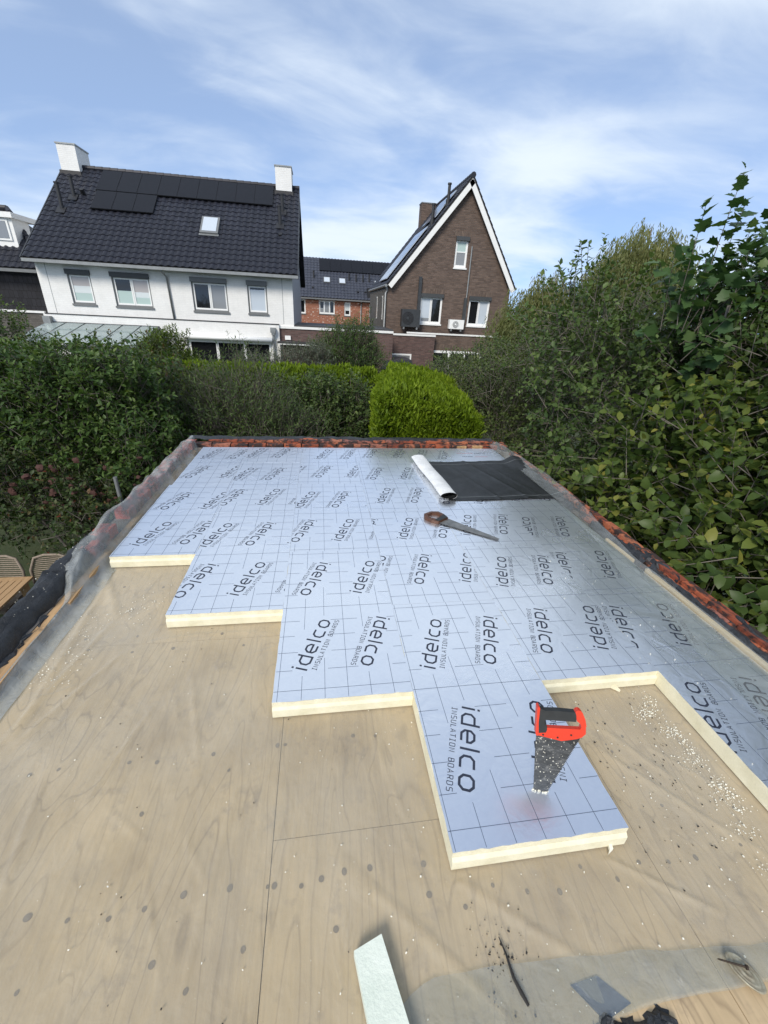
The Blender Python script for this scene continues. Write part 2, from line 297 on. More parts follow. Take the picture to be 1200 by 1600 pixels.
def epdm():
    t = NT('black_membrane'); c = t.coord('Object'); n = t.noise(c, 3, 4, 0.6, 0.8); f = t.noise(c, 20, 5, 0.6)
    t.set(Base_Color=t.ramp(f, [(0.3, (0.014, 0.0155, 0.016)), (0.7, (0.024, 0.026, 0.027))]), Roughness=t.ramp(n, [(0.3, 0.36), (0.7, 0.55)])); t.b.inputs['Specular IOR Level'].default_value = 0.28; t.bump(n, 0.2, 0.03); M['epdm'] = t.m
    t = NT('white_fleece'); c = t.coord('Object'); n = t.noise(c, 6, 5, 0.6, 0.8); f = t.noise(c, 60, 4, 0.6)
    t.set(Base_Color=t.mix(0.4, t.ramp(n, [(0.3, (0.60, 0.61, 0.60)), (0.7, (0.76, 0.76, 0.74))]), t.ramp(f, [(0.3, 0.75), (0.7, 1.0)]), 'MULTIPLY'), Roughness=0.85); t.bump(n, 0.5, 0.02); M['fleece'] = t.m
epdm()
M['patch'] = plain('slate_blue_patch', (0.075, 0.095, 0.13), 0.6, 0, 0.2, 20)
M['wet_spot'] = plain('dark_screw_head', (0.19, 0.145, 0.10), 0.6, 0.1, 0.5, 60)
def plate():
    t = NT('weathered_plate'); c = t.coord('Object'); n = t.noise(c, 45, 5, 0.7)
    t.set(Base_Color=t.ramp(n, [(0.3, (0.16, 0.12, 0.075)), (0.6, (0.33, 0.31, 0.23)), (0.8, (0.5, 0.5, 0.42))]), Roughness=0.45, Metallic=0.25); M['plate'] = t.m
plate()
M['rust'] = plain('rusty_screw', (0.045, 0.03, 0.02), 0.6, 0.4, 0.4, 80)
M['wicker'] = plain('brown_wicker', (0.23, 0.185, 0.14), 0.8, 0, 0.25, 40)

# ------------------------------------------------------------------ builders
ORG = {}
class MB:
    def __init__(s): s.v = []; s.f = []; s.mi = []; s.cur = 0; s.sm = False
    def face(s, pts):
        k = len(s.v); s.v += [tuple(p) for p in pts]; s.f.append(tuple(range(k, k + len(pts)))); s.mi.append(s.cur)
    def box(s, x0, x1, y0, y1, z0, z1):
        k = len(s.v); s.v += [(x, y, z) for z in (z0, z1) for y in (y0, y1) for x in (x0, x1)]
        for q in ((0, 2, 3, 1), (4, 5, 7, 6), (0, 1, 5, 4), (2, 6, 7, 3), (0, 4, 6, 2), (1, 3, 7, 5)):
            s.f.append(tuple(k + i for i in q)); s.mi.append(s.cur)
    def obox(s, c, ax, ay, az, hx, hy, hz):
        c, ax, ay, az = map(Vector, (c, ax, ay, az)); k = len(s.v)
        s.v += [tuple(c + ax * (hx * i) + ay * (hy * j) + az * (hz * l)) for l in (-1, 1) for j in (-1, 1) for i in (-1, 1)]
        for q in ((0, 2, 3, 1), (4, 5, 7, 6), (0, 1, 5, 4), (2, 6, 7, 3), (0, 4, 6, 2), (1, 3, 7, 5)):
            s.f.append(tuple(k + i for i in q)); s.mi.append(s.cur)
    def prism(s, poly, d):          # polygon of 3-D points pushed along d
        d = Vector(d); a = [Vector(p) for p in poly]; b = [p + d for p in a]; k = len(s.v); n = len(a)
        s.v += [tuple(p) for p in a + b]; s.f.append(tuple(range(k + n - 1, k - 1, -1))); s.f.append(tuple(range(k + n, k + 2 * n))); s.mi += [s.cur] * 2
        for i in range(n):
            j = (i + 1) % n; s.f.append((k + i, k + j, k + n + j, k + n + i)); s.mi.append(s.cur)
    def tube(s, path, rad, seg=8, cap=True):
        path = [Vector(p) for p in path]; rad = rad if isinstance(rad, (list, tuple)) else [rad] * len(path); k = len(s.v); n = len(path); prev = None
        for i, p in enumerate(path):
            t = (path[min(i + 1, n - 1)] - path[max(i - 1, 0)]).normalized()
            a = prev - t * prev.dot(t) if prev is not None else t.orthogonal()
            if a.length < 1e-6: a = t.orthogonal()
            a.normalize(); prev = a; b = t.cross(a)
            for j in range(seg):
                w = 2 * math.pi * j / seg; s.v.append(tuple(p + a * (rad[i] * math.cos(w)) + b * (rad[i] * math.sin(w))))
        for i in range(n - 1):
            for j in range(seg):
                j2 = (j + 1) % seg; s.f.append((k + i * seg + j, k + i * seg + j2, k + (i + 1) * seg + j2, k + (i + 1) * seg + j)); s.mi.append(s.cur)
        if cap:
            s.f.append(tuple(k + j for j in range(seg - 1, -1, -1))); s.f.append(tuple(k + (n - 1) * seg + j for j in range(seg))); s.mi += [s.cur] * 2
    def grid(s, P):                 # P[i][j] points
        k = len(s.v); a = len(P); b = len(P[0])
        for r in P: s.v += [tuple(p) for p in r]
        for i in range(a - 1):
            for j in range(b - 1):
                s.f.append((k + i * b + j, k + i * b + j + 1, k + (i + 1) * b + j + 1, k + (i + 1) * b + j)); s.mi.append(s.cur)
    def mesh(s, name, mats, org=(0, 0, 0), smooth=False):
        me = D.meshes.new(name); o = org
        me.from_pydata([(p[0] - o[0], p[1] - o[1], p[2] - o[2]) for p in s.v], [], s.f)
        for mm in (mats if isinstance(mats, (list, tuple)) else [mats]): me.materials.append(M[mm] if isinstance(mm, str) else mm)
        me.polygons.foreach_set('material_index', s.mi)
        if smooth: me.polygons.foreach_set('use_smooth', [True] * len(s.f))
        me.update(); return me
def tagit(o, label, cat, group=None, kind=None):
    if label: o['label'] = label
    if cat: o['category'] = cat
    if group: o['group'] = group
    if kind: o['kind'] = kind
    return o
def thing(name, label, cat, loc, group=None):
    o = D.objects.new(name, None); o.empty_display_size = 0.1; COL.objects.link(o); o.location = loc; ORG[o.name] = Vector(loc)
    return tagit(o, label, cat, group)
def part(name, mb, mats, parent, label=None, smooth=False, kind=None):
    og = ORG[parent.name]; o = D.objects.new(name, mb.mesh(name, mats, og, smooth)); COL.objects.link(o); o.parent = parent; ORG[o.name] = og
    return tagit(o, label, None, None, kind)
def solo(name, mb, mats, label, cat, loc, group=None, kind=None, smooth=False):
    o = D.objects.new(name, mb.mesh(name, mats, loc, smooth)); COL.objects.link(o); o.location = loc; ORG[o.name] = Vector(loc)
    return tagit(o, label, cat, group, kind)
def inst(name, me, mat4, parent, label=None):
    o = D.objects.new(name, me); COL.objects.link(o); o.parent = parent; o.matrix_local = Matrix.Translation(-ORG[parent.name]) @ mat4
    ORG[o.name] = mat4.translation.copy(); return tagit(o, label, None)
def bx(*a):
    b = MB(); b.box(*a); return b
def clip(poly, inside, cross):
    res = []
    for i in range(len(poly)):
        a, b = poly[i], poly[(i + 1) % len(poly)]; ia, ib = inside(a), inside(b)
        if ia: res.append(a)
        if ia != ib: res.append(cross(a, b))
    return res
def clip_half(poly, nx, ny, d):      # keep nx*x+ny*y <= d
    f = lambda p: nx * p[0] + ny * p[1] - d
    def cr(a, b):
        fa, fb = f(a), f(b); t = fa / (fa - fb); return (a[0] + (b[0] - a[0]) * t, a[1] + (b[1] - a[1]) * t)
    return clip(poly, lambda p: f(p) <= 1e-9, cr)
def clip_rect(poly, x0, x1, y0, y1):
    for a in ((-1, 0, -x0), (1, 0, x1), (0, -1, -y0), (0, 1, y1)):
        if len(poly) < 3: return []
        poly = clip_half(poly, *a)
    return poly if len(poly) >= 3 else []

# ------------------------------------------------------------------ setting
g = MB(); g.grid([[(x, y, G) for x in np.linspace(-600, 600, 13)] for y in np.linspace(-200, 1200, 13)])
solo('ground', g, 'ground', None, None, (0, 0, G), kind='structure')

# ---- facades: a wall in the plane y = Y facing -Y, with openings and reveals
def facade(mb, Y, poly, holes, depth=0.12):
    xs = sorted({p[0] for p in poly} | {h[0] for h in holes} | {h[1] for h in holes}); zs = sorted({p[1] for p in poly} | {h[2] for h in holes} | {h[3] for h in holes})
    x0, x1, z0, z1 = xs[0], xs[-1], zs[0], zs[-1]
    n = len(poly); area = sum(poly[i][0] * poly[(i + 1) % n][1] - poly[(i + 1) % n][0] * poly[i][1] for i in range(n)); pl = poly if area > 0 else poly[::-1]
    for a, b in zip(xs, xs[1:]):
        for c, d in zip(zs, zs[1:]):
            if any(h[0] <= a and b <= h[1] and h[2] <= c and d <= h[3] for h in holes): continue
            q = [(a, c), (b, c), (b, d), (a, d)]
            for i in range(n):
                p, r = pl[i], pl[(i + 1) % n]; nx, ny = (r[1] - p[1]), -(r[0] - p[0])
                if len(q) >= 3: q = clip_half(q, nx, ny, nx * p[0] + ny * p[1])
            if len(q) >= 3: mb.face([(x, Y, z) for x, z in q])
    for a, b, c, d in holes:
        mb.face([(a, Y, c), (a, Y + depth, c), (a, Y + depth, d), (a, Y, d)]); mb.face([(b, Y, c), (b, Y, d), (b, Y + depth, d), (b, Y + depth, c)])
        mb.face([(a, Y, d), (a, Y + depth, d), (b, Y + depth, d), (b, Y, d)]); mb.face([(a, Y, c), (b, Y, c), (b, Y + depth, c), (a, Y + depth, c)])
def window(parent, Y, x0, x1, z0, z1, splits, panes, outer='gframe', inner='wframe', shutter=None, sill='gframe', rec=0.10, name='window', hbars=None):
    """a framed window in a hole; splits are inner mullion positions 0..1, panes one entry per light: a list of (height fraction, material)"""
    f = MB(); yo = Y + rec - 0.05; t = 0.055; ty = 0.05
    f.cur = 0
    f.box(x0 + .004, x0 + t, yo, yo + ty, z0 + .004, z1 - .004); f.box(x1 - t, x1 - .004, yo, yo + ty, z0 + .004, z1 - .004)
    f.box(x0 + t, x1 - t, yo, yo + ty, z0 + .004, z0 + t); f.box(x0 + t, x1 - t, yo, yo + ty, z1 - t, z1 - .004)
    fr = part(name, f, outer, parent)
    e = [x0 + t] + [x0 + (x1 - x0) * s for s in splits] + [x1 - t]
    for i in range(len(e) - 1):
        a, b = e[i] + (0.006 if i else 0), e[i + 1] - (0.006 if i < len(e) - 2 else 0); k = 0.05; c, d = z0 + t, z1 - t; yi = yo + 0.012
        w = MB(); w.box(a, a + k, yi, yi + ty, c, d); w.box(b - k, b, yi, yi + ty, c, d); w.box(a + k, b - k, yi, yi + ty, c, c + k * 1.3); w.box(a + k, b - k, yi, yi + ty, d - k, d)
        if hbars: 
            for hb in hbars: zc = c + (d - c) * hb; w.box(a + k, b - k, yi + .004, yi + ty, zc - .025, zc + .025)
        part('sash', w, inner, fr)
        zc = c + k * 1.3
        for frac, mat in panes[i % len(panes)]:
            zn = zc + (d - k - c - k * 1.3) * frac; p = MB(); p.box(a + k, b - k, yi + .025, yi + .035, zc, zn - 0.002); part('pane', p, mat, fr); zc = zn
    if sill: part('sill', bx(x0 - .03, x1 + .03, Y - .05, Y + rec - .055, z0 - .07, z0 + .002), sill, fr)
    if shutter: part('shutter_box', bx(x0 - .02, x1 + .02, Y - .09, Y + .02, z1 - .03, z1 + .15), shutter, fr)
    return fr
def tile_mesh(w, ln, name, mat, h=0.042):
    b = MB(); us = [0, .18, .36, .54, .72, 1.0]; hs = [0.004, h * .75, h, h * .75, .006, 0.0]; t = 0.024
    lo = [(u * w, 0, hh + t) for u, hh in zip(us, hs)]; hi = [(u * w, ln, hh) for u, hh in zip(us, hs)]
    b.grid([lo, hi]); b.grid([[(p[0], 0, p[2] - 0.03) for p in lo], lo])
    return b, b.mesh(name, mat)
def tiled_roof(parent, o, u, v, W, Ln, tw, ex, mat, n_single=300, prefer=None, name='roof_tile', skip=None):
    """o eave corner, u along the eave, v up the slope"""
    o, u, v = Vector(o), Vector(u).normalized(), Vector(v).normalized(); n = u.cross(v); nc = round(W / tw); nr = round(Ln / ex); tw = W / nc; ex = Ln / nr
    tb, tm = tile_mesh(tw, ex + 0.045, name, mat); cells = [(r, c) for r in range(nr) for c in range(nc)]
    cells = [q for q in cells if not (skip and skip((q[1] + .5) * tw, (q[0] + .5) * ex))]
    cells.sort(key=prefer or (lambda q: (q[0], -q[1])))
    tv = np.array(tb.v); rest = MB(); Rm = np.array([list(u), list(v), list(n)])
    for i, (r, c) in enumerate(cells):
        p = o + u * (c * tw) + v * (r * ex) + n * (0.012 + random.uniform(-.002, .003))
        if i < n_single:
            m4 = Matrix(((u.x, v.x, n.x, p.x), (u.y, v.y, n.y, p.y), (u.z, v.z, n.z, p.z), (0, 0, 0, 1))); inst(name, tm, m4, parent)
        else:
            k = len(rest.v); rest.v += [tuple(q) for q in tv @ Rm + np.array(p)]; rest.f += [tuple(k + j for j in f) for f in tb.f]; rest.mi += [0] * len(tb.f)
    if rest.v: part(name + 's', rest, mat, parent, kind='stuff')
def downpipe(parent, pts, r, mat, name='downpipe'):
    b = MB(); b.tube(pts, r, 8); return part(name, b, mat, parent, smooth=True)

# ------------------------------------------------------------------ white house
def white_house():
    x0, x1, Y, Yb = -10.24, -0.30, 20.0, 29.0; ze, zr = 2.643, 6.537; top = 2.62
    h = thing('semi_detached_house', 'white painted house with a wide black tiled roof and two white chimneys', 'house', ((x0 + x1) / 2, Y, G))
    W = [(-9.18, -8.32, 1.13, 2.22), (-7.54, -6.10, 1.12, 2.22), (-4.47, -3.04, 1.10, 2.22), (-2.21, -1.39, 1.11, 2.22)]
    w = MB(); facade(w, Y, [(x0, 0.6), (x1, 0.6), (x1, top), (x0, top)], W)
    w.face([(x0, Y, 0.6), (x0, Y, top), (x0, Yb, top), (x0, Yb, 0.6)])
    w.face([(x0, Y, top), (x0, (Y + Yb) / 2, 6.2), (x0, Yb, top)])
    part('wall', w, 'white_brick', h)
    s = MB(); s.face([(x1, Y, 0.6), (x1, Yb, 0.6), (x1, Yb, top), (x1, Y, top)]); s.face([(x1, Y, top), (x1, Yb, top), (x1, (Y + Yb) / 2, 6.2)])
    part('side_wall', s, 'greyclad', h, 'grey clad side wall')
    s = MB(); s.box(x1 - .2, x1 + .22, Yb - 1.2, Yb + .35, 2.2, 4.2)
    # lower storey, standing a little proud
    lo = MB(); dr = (-4.92, -1.32, G, -0.02); facade(lo, Y - 0.14, [(x0 - .12, G), (-0.95, G), (-0.95, 0.70), (x0 - .12, 0.70)], [dr], 0.2)
    lo.face([(x0 - .12, Y - .14, .70), (-.95, Y - .14, .70), (-.95, Y, .70), (x0 - .12, Y, .70)]); lo.face([(-.95, Y - .14, G), (-.95, Y + .5, G), (-.95, Y + .5, .7), (-.95, Y - .14, .7)])
    lo.face([(x0 - .12, Y - .14, G), (x0 - .12, Y - .14, .7), (x0 - .12, Y + .5, .7), (x0 - .12, Y + .5, G)])
    part('lower_wall', lo, 'white_brick', h)
    fl = MB(); fl.box(x0 - .05, -.95, Y - .165, Y - .004, .702, .735); part('flashing', fl, 'lead', h)
    for xx in (-9.9, -0.75):
        part('expansion_joint', bx(xx, xx + .018, Y - .004, Y + .002, .74, top - .05), 'zinc', h)
    curt = [(.33, 'pane_frost'), (.30, 'pane_light'), (.37, 'pane_curtain')]
    window(h, Y, *W[0], [], [curt], shutter='dframe')
    window(h, Y, *W[1], [.5], [[(.53, 'pane_frost'), (.47, 'pane_dark')], [(.28, 'pane_frost'), (.22, 'pane_light'), (.5, 'pane_curtain')]], shutter='dframe')
    window(h, Y, *W[2], [.5], [[(1, 'pane_dark')], [(1, 'pane_grey')]], shutter='gframe')
    window(h, Y, *W[3], [], [[(.9, 'pane_sky'), (.1, 'pane_dark')]], shutter='gframe')
    # garden doors
    d = window(h, Y - .14, dr[0] + .02, dr[1] - .02, G + .05, dr[3] - .02, [.34, .67], [[(1, 'pane_dark')], [(1, 'pane_dark')], [(1, 'pane_dark')]], outer='wframe', sill=None, name='garden_door', rec=.14)
    aw = MB(); aw.tube([(dr[0] - .1, Y - .30, .10), (dr[1] + .06, Y - .30, .07)], .105, 12); part('awning_case', aw, 'awning', h, smooth=True)
    # eaves, gutter
    gt = MB(); gt.box(-10.36, -0.02, 19.42, 19.52, ze - .13, ze - .02); part('gutter', gt, 'zinc', h)
    so_ = MB(); so_.box(-10.34, -.04, 19.53, Y + .01, ze - .12, ze - .09); part('soffit', so_, 'gframe', h)
    downpipe(h, [(-5.42, 19.5, ze - .12), (-5.42, 19.6, ze - .2), (-5.38, Y - .05, ze - .35), (-5.33, Y - .05, .74)], .04, 'zinc')
    hp = MB(); hp.box(-1.32, -1.10, Y - .36, Y - .15, .38, .58); hp.box(-1.28, -1.14, Y - .34, Y - .17, .28, .38); hp.tube([(-1.21, Y - .25, .3), (-1.21, Y - .25, G)], .05, 8); part('downpipe', hp, 'zinc', h)
    hp = MB(); hp.box(-10.32, -10.05, Y - .36, Y - .15, .36, .62); part('hopper', hp, 'zinc', h)
    # roof
    u = Vector((1, 0, 0)); v = Vector((0, 5, zr - ze)).normalized(); n = u.cross(v); o = Vector((-10.36, 19.5, ze)); Ln = math.hypot(5, zr - ze); W_ = 10.36 - .02
    base = MB(); a = o - n * .05; base.prism([a, a + u * W_, a + u * W_ + v * Ln, a + v * Ln], n * .045); part('roof', base, 'lead', h)
    bk = MB(); rb = Vector((-10.36, 24.5, zr)); vb = Vector((0, 5, -(zr - ze))).normalized(); bk.prism([rb, rb + u * W_, rb + u * W_ + vb * Ln, rb + vb * Ln], (0, 0, -.08)); part('rear_roof', bk, 'tile', h)
    vg = MB()
    for xx in (-10.40, -0.03): vg.obox(Vector((xx, 19.5, ze - .07)) + v * (Ln / 2), u, v, n, .02, Ln / 2, .09)
    part('verge_board', vg, 'dkgrey', h)
    sol = (1.70, 9.15, 4.62, 6.17); sol2 = (1.76, 4.22, 3.27, 4.58); sk = (6.22, 6.96, 2.20, 3.34)
    def skip(a_, b_): return any(q[0] < a_ < q[1] and q[2] < b_ < q[3] for q in (sol, sol2, sk))
    tiled_roof(h, o, u, v, W_, Ln, .27, .335, 'tile', skip=None)
    rd = MB()
    for i in range(32):
        c = Vector((-10.36 + W_ * (i + .5) / 32, 24.5, zr + .045)); ww = W_ / 64
        rd.tube([c - u * (ww * .98), c + u * (ww * 1.04)], [.105, .12], 8)
    part('ridge_tiles', rd, 'tile', h, smooth=False)
    def P(a_, b_, c_=0): return o + u * a_ + v * b_ + n * c_
    # ten black panels: seven in the upper row, three below
    for row, q, k in ((0, sol, 9), (1, sol2, 3)):
        pw = (q[1] - q[0]) / k
        for i in range(k):
            b = MB(); b.obox(P(q[0] + pw * (i + .5), (q[2] + q[3]) / 2, .12), u, v, n, pw / 2 - .012, (q[3] - q[2]) / 2 - .012, .018)
            fr = MB(); fr.obox(P(q[0] + pw * (i + .5), (q[2] + q[3]) / 2, .112), u, v, n, pw / 2 - .004, (q[3] - q[2]) / 2 - .004, .018)
            pa = part('solar_panel', b, 'solar', h); part('panel_frame', fr, 'solar_edge', pa)
    b = MB(); b.obox(P(6.59, 2.77, .08), u, v, n, .37, .57, .06); s_ = part('skylight', b, 'gframe', h)
    b = MB(); b.obox(P(6.59, 2.79, .147), u, v, n, .29, .48, .008); part('pane', b, 'pane_sky', s_)
    b = MB(); b.obox(P(6.59, 2.16, .07), u, v, n, .40, .06, .012); part('flashing', b, 'zinc', s_)
    # chimneys
    for cx0, cx1, zb, zt in ((-10.30, -9.56, 6.40, 7.28), (-1.10, -.36, 6.38, 7.28)):
        c = MB(); c.box(cx0, cx1, 24.1, 25.3, 5.9, zt); ch = part('chimney', c, 'white_brick', h)
        part('chimney_cap', bx(cx0 - .03, cx1 + .03, 24.07, 25.33, zt, zt + .05), 'zinc', ch)
        part('flashing', bx(cx0 - .06, cx1 + .06, 24.02, 24.098, 6.08, 6.36), 'lead', ch)
    # vent pipes
    for px, py, hh in ((.68, 3.15, .95), (.92, 4.1, .75), (9.52, 3.3, .75), (9.60, 4.35, .7)):
        b = MB(); p = P(px, py, -.02); b.tube([p, p + Vector((0, 0, hh))], .075, 10); b.tube([p + Vector((0, 0, hh - .02)), p + Vector((0, 0, hh + .03))], .095, 10); b.obox(P(px, py - .08, .06), u, v, n, .17, .2, .02)
        part('vent_pipe', b, 'black', h)
    b = MB(); p = P(1.25, 4.35, 0); b.tube([p, p + n * .25], .09, 8); part('vent_cap', b, 'black', h)
    b = MB(); p = P(9.55, 2.6, 0); b.tube([p, p + n * .1], .09, 8); part('vent_cap', b, 'black', h)
white_house()

# ------------------------------------------------------------------ patio cover with glass roof at the white house
def patio_cover():
    t = thing('patio_cover', 'lean-to patio cover with a glass roof against the white house', 'patio cover', (-8.1, 18.6, G))
    xa, xb = -10.3, -5.95; A = Vector((0, 19.82, .33)); B = Vector((0, 17.2, -.22)); v = (A - B); n = Vector((1, 0, 0)).cross(v.normalized()); k = 6
    for i in range(k + 1):
        x = xa + (xb - xa) * i / k; b = MB(); b.obox(Vector((x, 0, 0)) + (A + B) / 2, (1, 0, 0), v.normalized(), n, .03, v.length / 2, .045); part('rafter', b, 'dkgrey', t)
        if i < k:
            g_ = MB(); g_.obox(Vector((x + (xb - xa) / k / 2, 0, .06)) + (A + B) / 2, (1, 0, 0), v.normalized(), n, (xb - xa) / k / 2 - .035, v.length / 2, .006); part('glass_pane', g_, 'clear', t)
    part('gutter', bx(xa - .1, xb + .1, 17.0, 17.17, -.36, -.22), 'dkgrey', t); part('wall_plate', bx(xa, xb, 19.83, 19.855, .26, .42), 'dkgrey', t)
    for x in (xa + .05, (xa + xb) / 2, xb - .05): part('post', bx(x - .05, x + .05, 17.04, 17.14, G, -.36), 'dkgrey', t)
    o = MB(); o.box(-9.2, -7.9, 18.0, 18.9, G, G + .72); 
patio_cover()

# ------------------------------------------------------------------ brick garage between the two houses
def garage():
    x0, x1, Y = -.94, 4.22, 20.0; zt = .56
    t = thing('brick_garage', 'low purple brown brick garage with white coping between the white and the gabled house', 'garage', (1.6, 22, G))
    w = MB(); w.box(x0, x1, Y, 24.0, G, zt); part('wall', w, 'purple_brick', t)
    part('coping', bx(x0 - .02, x1, Y - .05, Y + .05, zt + .002, zt + .10), 'wtrim', t)
    part('roof', bx(x0, x1, Y + .052, 24.0, zt + .002, zt + .16), 'lead', t)
    c = MB(); c.box(-1.0, .72, Y - .7, Y - .002, -.06, -.01); ca = part('porch_canopy', c, 'wtrim', t); part('canopy_roof', bx(-1.02, .74, Y - .72, Y - .002, -.008, .05), 'lead', ca)
    part('wall_lamp', bx(-.72, -.47, Y - .10, Y - .002, .10, .27), 'wtrim', t)
    for xx in (-.85, .6): part('post', bx(xx - .05, xx + .05, Y - .66, Y - .56, G, -.062), 'dkgrey', t)
garage()
# low brick outbuilding left of the white house
t = thing('brick_outbuilding', 'low grey brown brick outbuilding left of the white house', 'outbuilding', (-13, 21, G))
w = MB(); w.box(-16, -10.4, 20.1, 23, G, .70); part('wall', w, 'grey_brick', t); part('coping', bx(-16, -10.4, 20.04, 20.14, .702, .78), 'wtrim', t); part('roof', bx(-16, -10.4, 20.142, 23, .702, .76), 'lead', t)

# ------------------------------------------------------------------ brown gabled house
def gable_house():
    Y, Yb = 24.0, 31.6; xl, xr, xa = 4.36, 11.30, 8.37; zl, zr, za = 2.86, 2.95, 7.42
    h = thing('gabled_house', 'dark brown brick house with a steep gable and white barge boards', 'house', ((xl + xr) / 2, Y, G))
    W = [(6.28, 7.52, .97, 2.30), (9.03, 10.25, .98, 2.30), (7.93, 8.61, 3.75, 5.00)]
    w = MB(); facade(w, Y, [(xl, G), (xr, G), (xr, zr - .2), (xa, za - .12), (xl, zl - .2)], W); part('wall', w, 'brown_brick', h)
    s = MB(); s.face([(xl, Y, G), (xl, Y, zl - .2), (xl, Yb, zl - .2), (xl, Yb, G)]); s.face([(xr, Y, G), (xr, Yb, G), (xr, Yb, zr - .2), (xr, Y, zr - .2)])
    s.face([(xl, Yb, G), (xl, Yb, zl - .2), (xa, Yb, za - .12), (xr, Yb, zr - .2), (xr, Yb, G)])
    part('side_wall', s, 'grey_brick', h)
    for a, b in ((24.95, 25.25), (27.4, 27.7)):
        f = MB(); f.box(xl - .02, xl - .004, a, b, 1.05, 2.25); wn = part('window', f, 'wframe', h); part('pane', bx(xl - .03, xl - .022, a + .05, b - .05, 1.12, 2.18), 'pane_grey', wn)
    lin = MB()
    for a, b, c, d in W: lin.box(a - .1, b + .1, Y - .006, Y + .01, d + .16, d + .40)
    part('lintel', lin, 'brown_soldier', h)
    window(h, Y, *W[0], [.5], [[(.15, 'pane_grey'), (.85, 'pane_sky')], [(1, 'pane_dark')]], outer='wframe', shutter='dframe', sill='wtrim')
    window(h, Y, *W[1], [.5], [[(1, 'pane_dark')], [(1, 'pane_sky')]], outer='wframe', shutter='dframe', sill='wtrim')
    window(h, Y, *W[2], [], [[(.55, 'pane_grey'), (.45, 'pane_frost')]], outer='wframe', shutter='dframe', sill='wtrim', hbars=[.58])
    # roof: left slope, right slope
    Yf = 23.72; A = Vector((4.38, Yf, 2.76)); T = Vector((xa, Yf, 7.62)); B = Vector((11.50, Yf, 2.86)); dep = Yb + .3 - Yf
    ul, vl = Vector((0, -1, 0)), (T - A).normalized(); nl = ul.cross(vl)
    ur, vr = Vector((0, 1, 0)), (T - B).normalized(); nr = ur.cross(vr)
    Ll, Lr = (T - A).length, (T - B).length
    b = MB(); a0 = A + Vector((0, dep, 0)) - nl * .05; b.prism([a0, a0 + ul * dep, a0 + ul * dep + vl * Ll, a0 + vl * Ll], nl * .045); part('roof', b, 'lead', h)
    b = MB(); b0 = B - nr * .05; b.prism([b0, b0 + ur * dep, b0 + ur * dep + vr * Lr, b0 + vr * Lr], nr * .045); part('rear_roof', b, 'lead', h)
    tiled_roof(h, A + Vector((0, dep, 0)), ul, vl, dep, Ll, .27, .335, 'tile', prefer=lambda q: (-q[1], q[0]))
    tiled_roof(h, B, ur, vr, dep, Lr, .27, .335, 'tile', n_single=0, name='far_roof_tile')
    rd = MB()
    for i in range(24):
        c = T + Vector((0, dep * (i + .5) / 24, .03)); rd.tube([c - Vector((0, dep / 47, 0)), c + Vector((0, dep / 47, 0))], [.13, .115], 8)
    part('ridge_tiles', rd, 'tile', h)
    bb = MB()
    for P0, vv, nn, LL in ((A, vl, nl, Ll), (B, vr, nr, Lr)):
        c = P0 + vv * (LL / 2 - .05) - nn * .17; bb.obox(Vector((c.x, Yf + .02, c.z)), vv, (0, 1, 0), nn, LL / 2 - .06, .02, .115)
    part('barge_board', bb, 'wtrim', h)
    sf = MB()
    for P0, vv, nn, LL in ((A, vl, nl, Ll), (B, vr, nr, Lr)):
        c = P0 + vv * (LL / 2 - .05) - nn * .10; sf.obox(Vector((c.x, Yf + .17, c.z)), vv, (0, 1, 0), nn, LL / 2 - .06, .125, .03)
    part('soffit', sf, 'gframe', h)
    gt = MB(); gt.tube([(A.x - .06, Yf, 2.70), (A.x - .06, Yf + dep, 2.70)], .075, 8); part('gutter', gt, 'zinc', h)
    downpipe(h, [(A.x - .04, Yf + .15, 2.66), (A.x + .06, Y - .02, 2.5), (xl - .02, Y - .06, 2.35), (xl - .02, Y - .06, .62), (xl - .15, Y - .12, .55)], .05, 'zinc')
    def P(y_, s_, c_=0): return A + Vector((0, y_, 0)) + vl * s_ + nl * c_
    # silver lined panels: four on the lower rows, three near the ridge
    for y0, s0, s1, k, pw in ((.72, .25, 3.45, 3, 1.02), (.72, 4.0, 5.55, 3, 1.02)):
        for i in range(k):
            c = P(y0 + pw * (i + .5), (s0 + s1) / 2, .15); b = MB(); b.obox(c, ul, vl, nl, pw / 2 - .01, (s1 - s0) / 2, .018); pa = part('solar_panel', b, 'alu', h)
            q = MB(); nn = 6
            for j in range(nn): q.obox(c + vl * ((j + .5) / nn - .5) * (s1 - s0) + nl * .02, ul, vl, nl, pw / 2 - .03, (s1 - s0) / nn / 2 - .012, .004)
            part('cells', q, 'solar_silver', pa)
    for y_, s_ in ((.55, 3.55), (.55, 4.7)):
        p = P(y_, s_, 0); b = MB(); b.tube([p, p + Vector((0, 0, .95))], .075, 10); b.tube([p + Vector((0, 0, .9)), p + Vector((0, 0, .97))], .1, 10); b.tube([p, p + Vector((0, 0, .3))], .12, 10); part('vent_pipe', b, 'black', h)
    c = MB(); c.box(7.35, 8.25, 30.6, 31.3, 6.0, 7.72); ch = part('chimney', c, 'brown_brick', h); part('chimney_cap', bx(7.32, 8.28, 30.57, 31.33, 7.72, 7.77), 'zinc', ch)
    st = MB()
    for i in range(5): st.box(7.40 + i * .16, 7.56 + i * .16, 30.57, 30.598, 6.3 + i * .17, 6.62 + i * .19)
    part('stepped_flashing', st, 'lead', ch)
    part('wall_duct', bx(6.10, 6.26, Y - .13, Y - .002, 1.6, 3.22), 'dkgrey', h)
    cd = MB(); cd.tube([(8.80, Y - .05, 4.75), (8.83, Y - .05, 2.4), (8.87, Y - .05, 1.1)], .035, 8); part('conduit', cd, 'zinc', h)
    part('wall_duct', bx(8.72, 8.86, Y - .10, Y - .002, 1.15, 2.35), 'dframe', h)
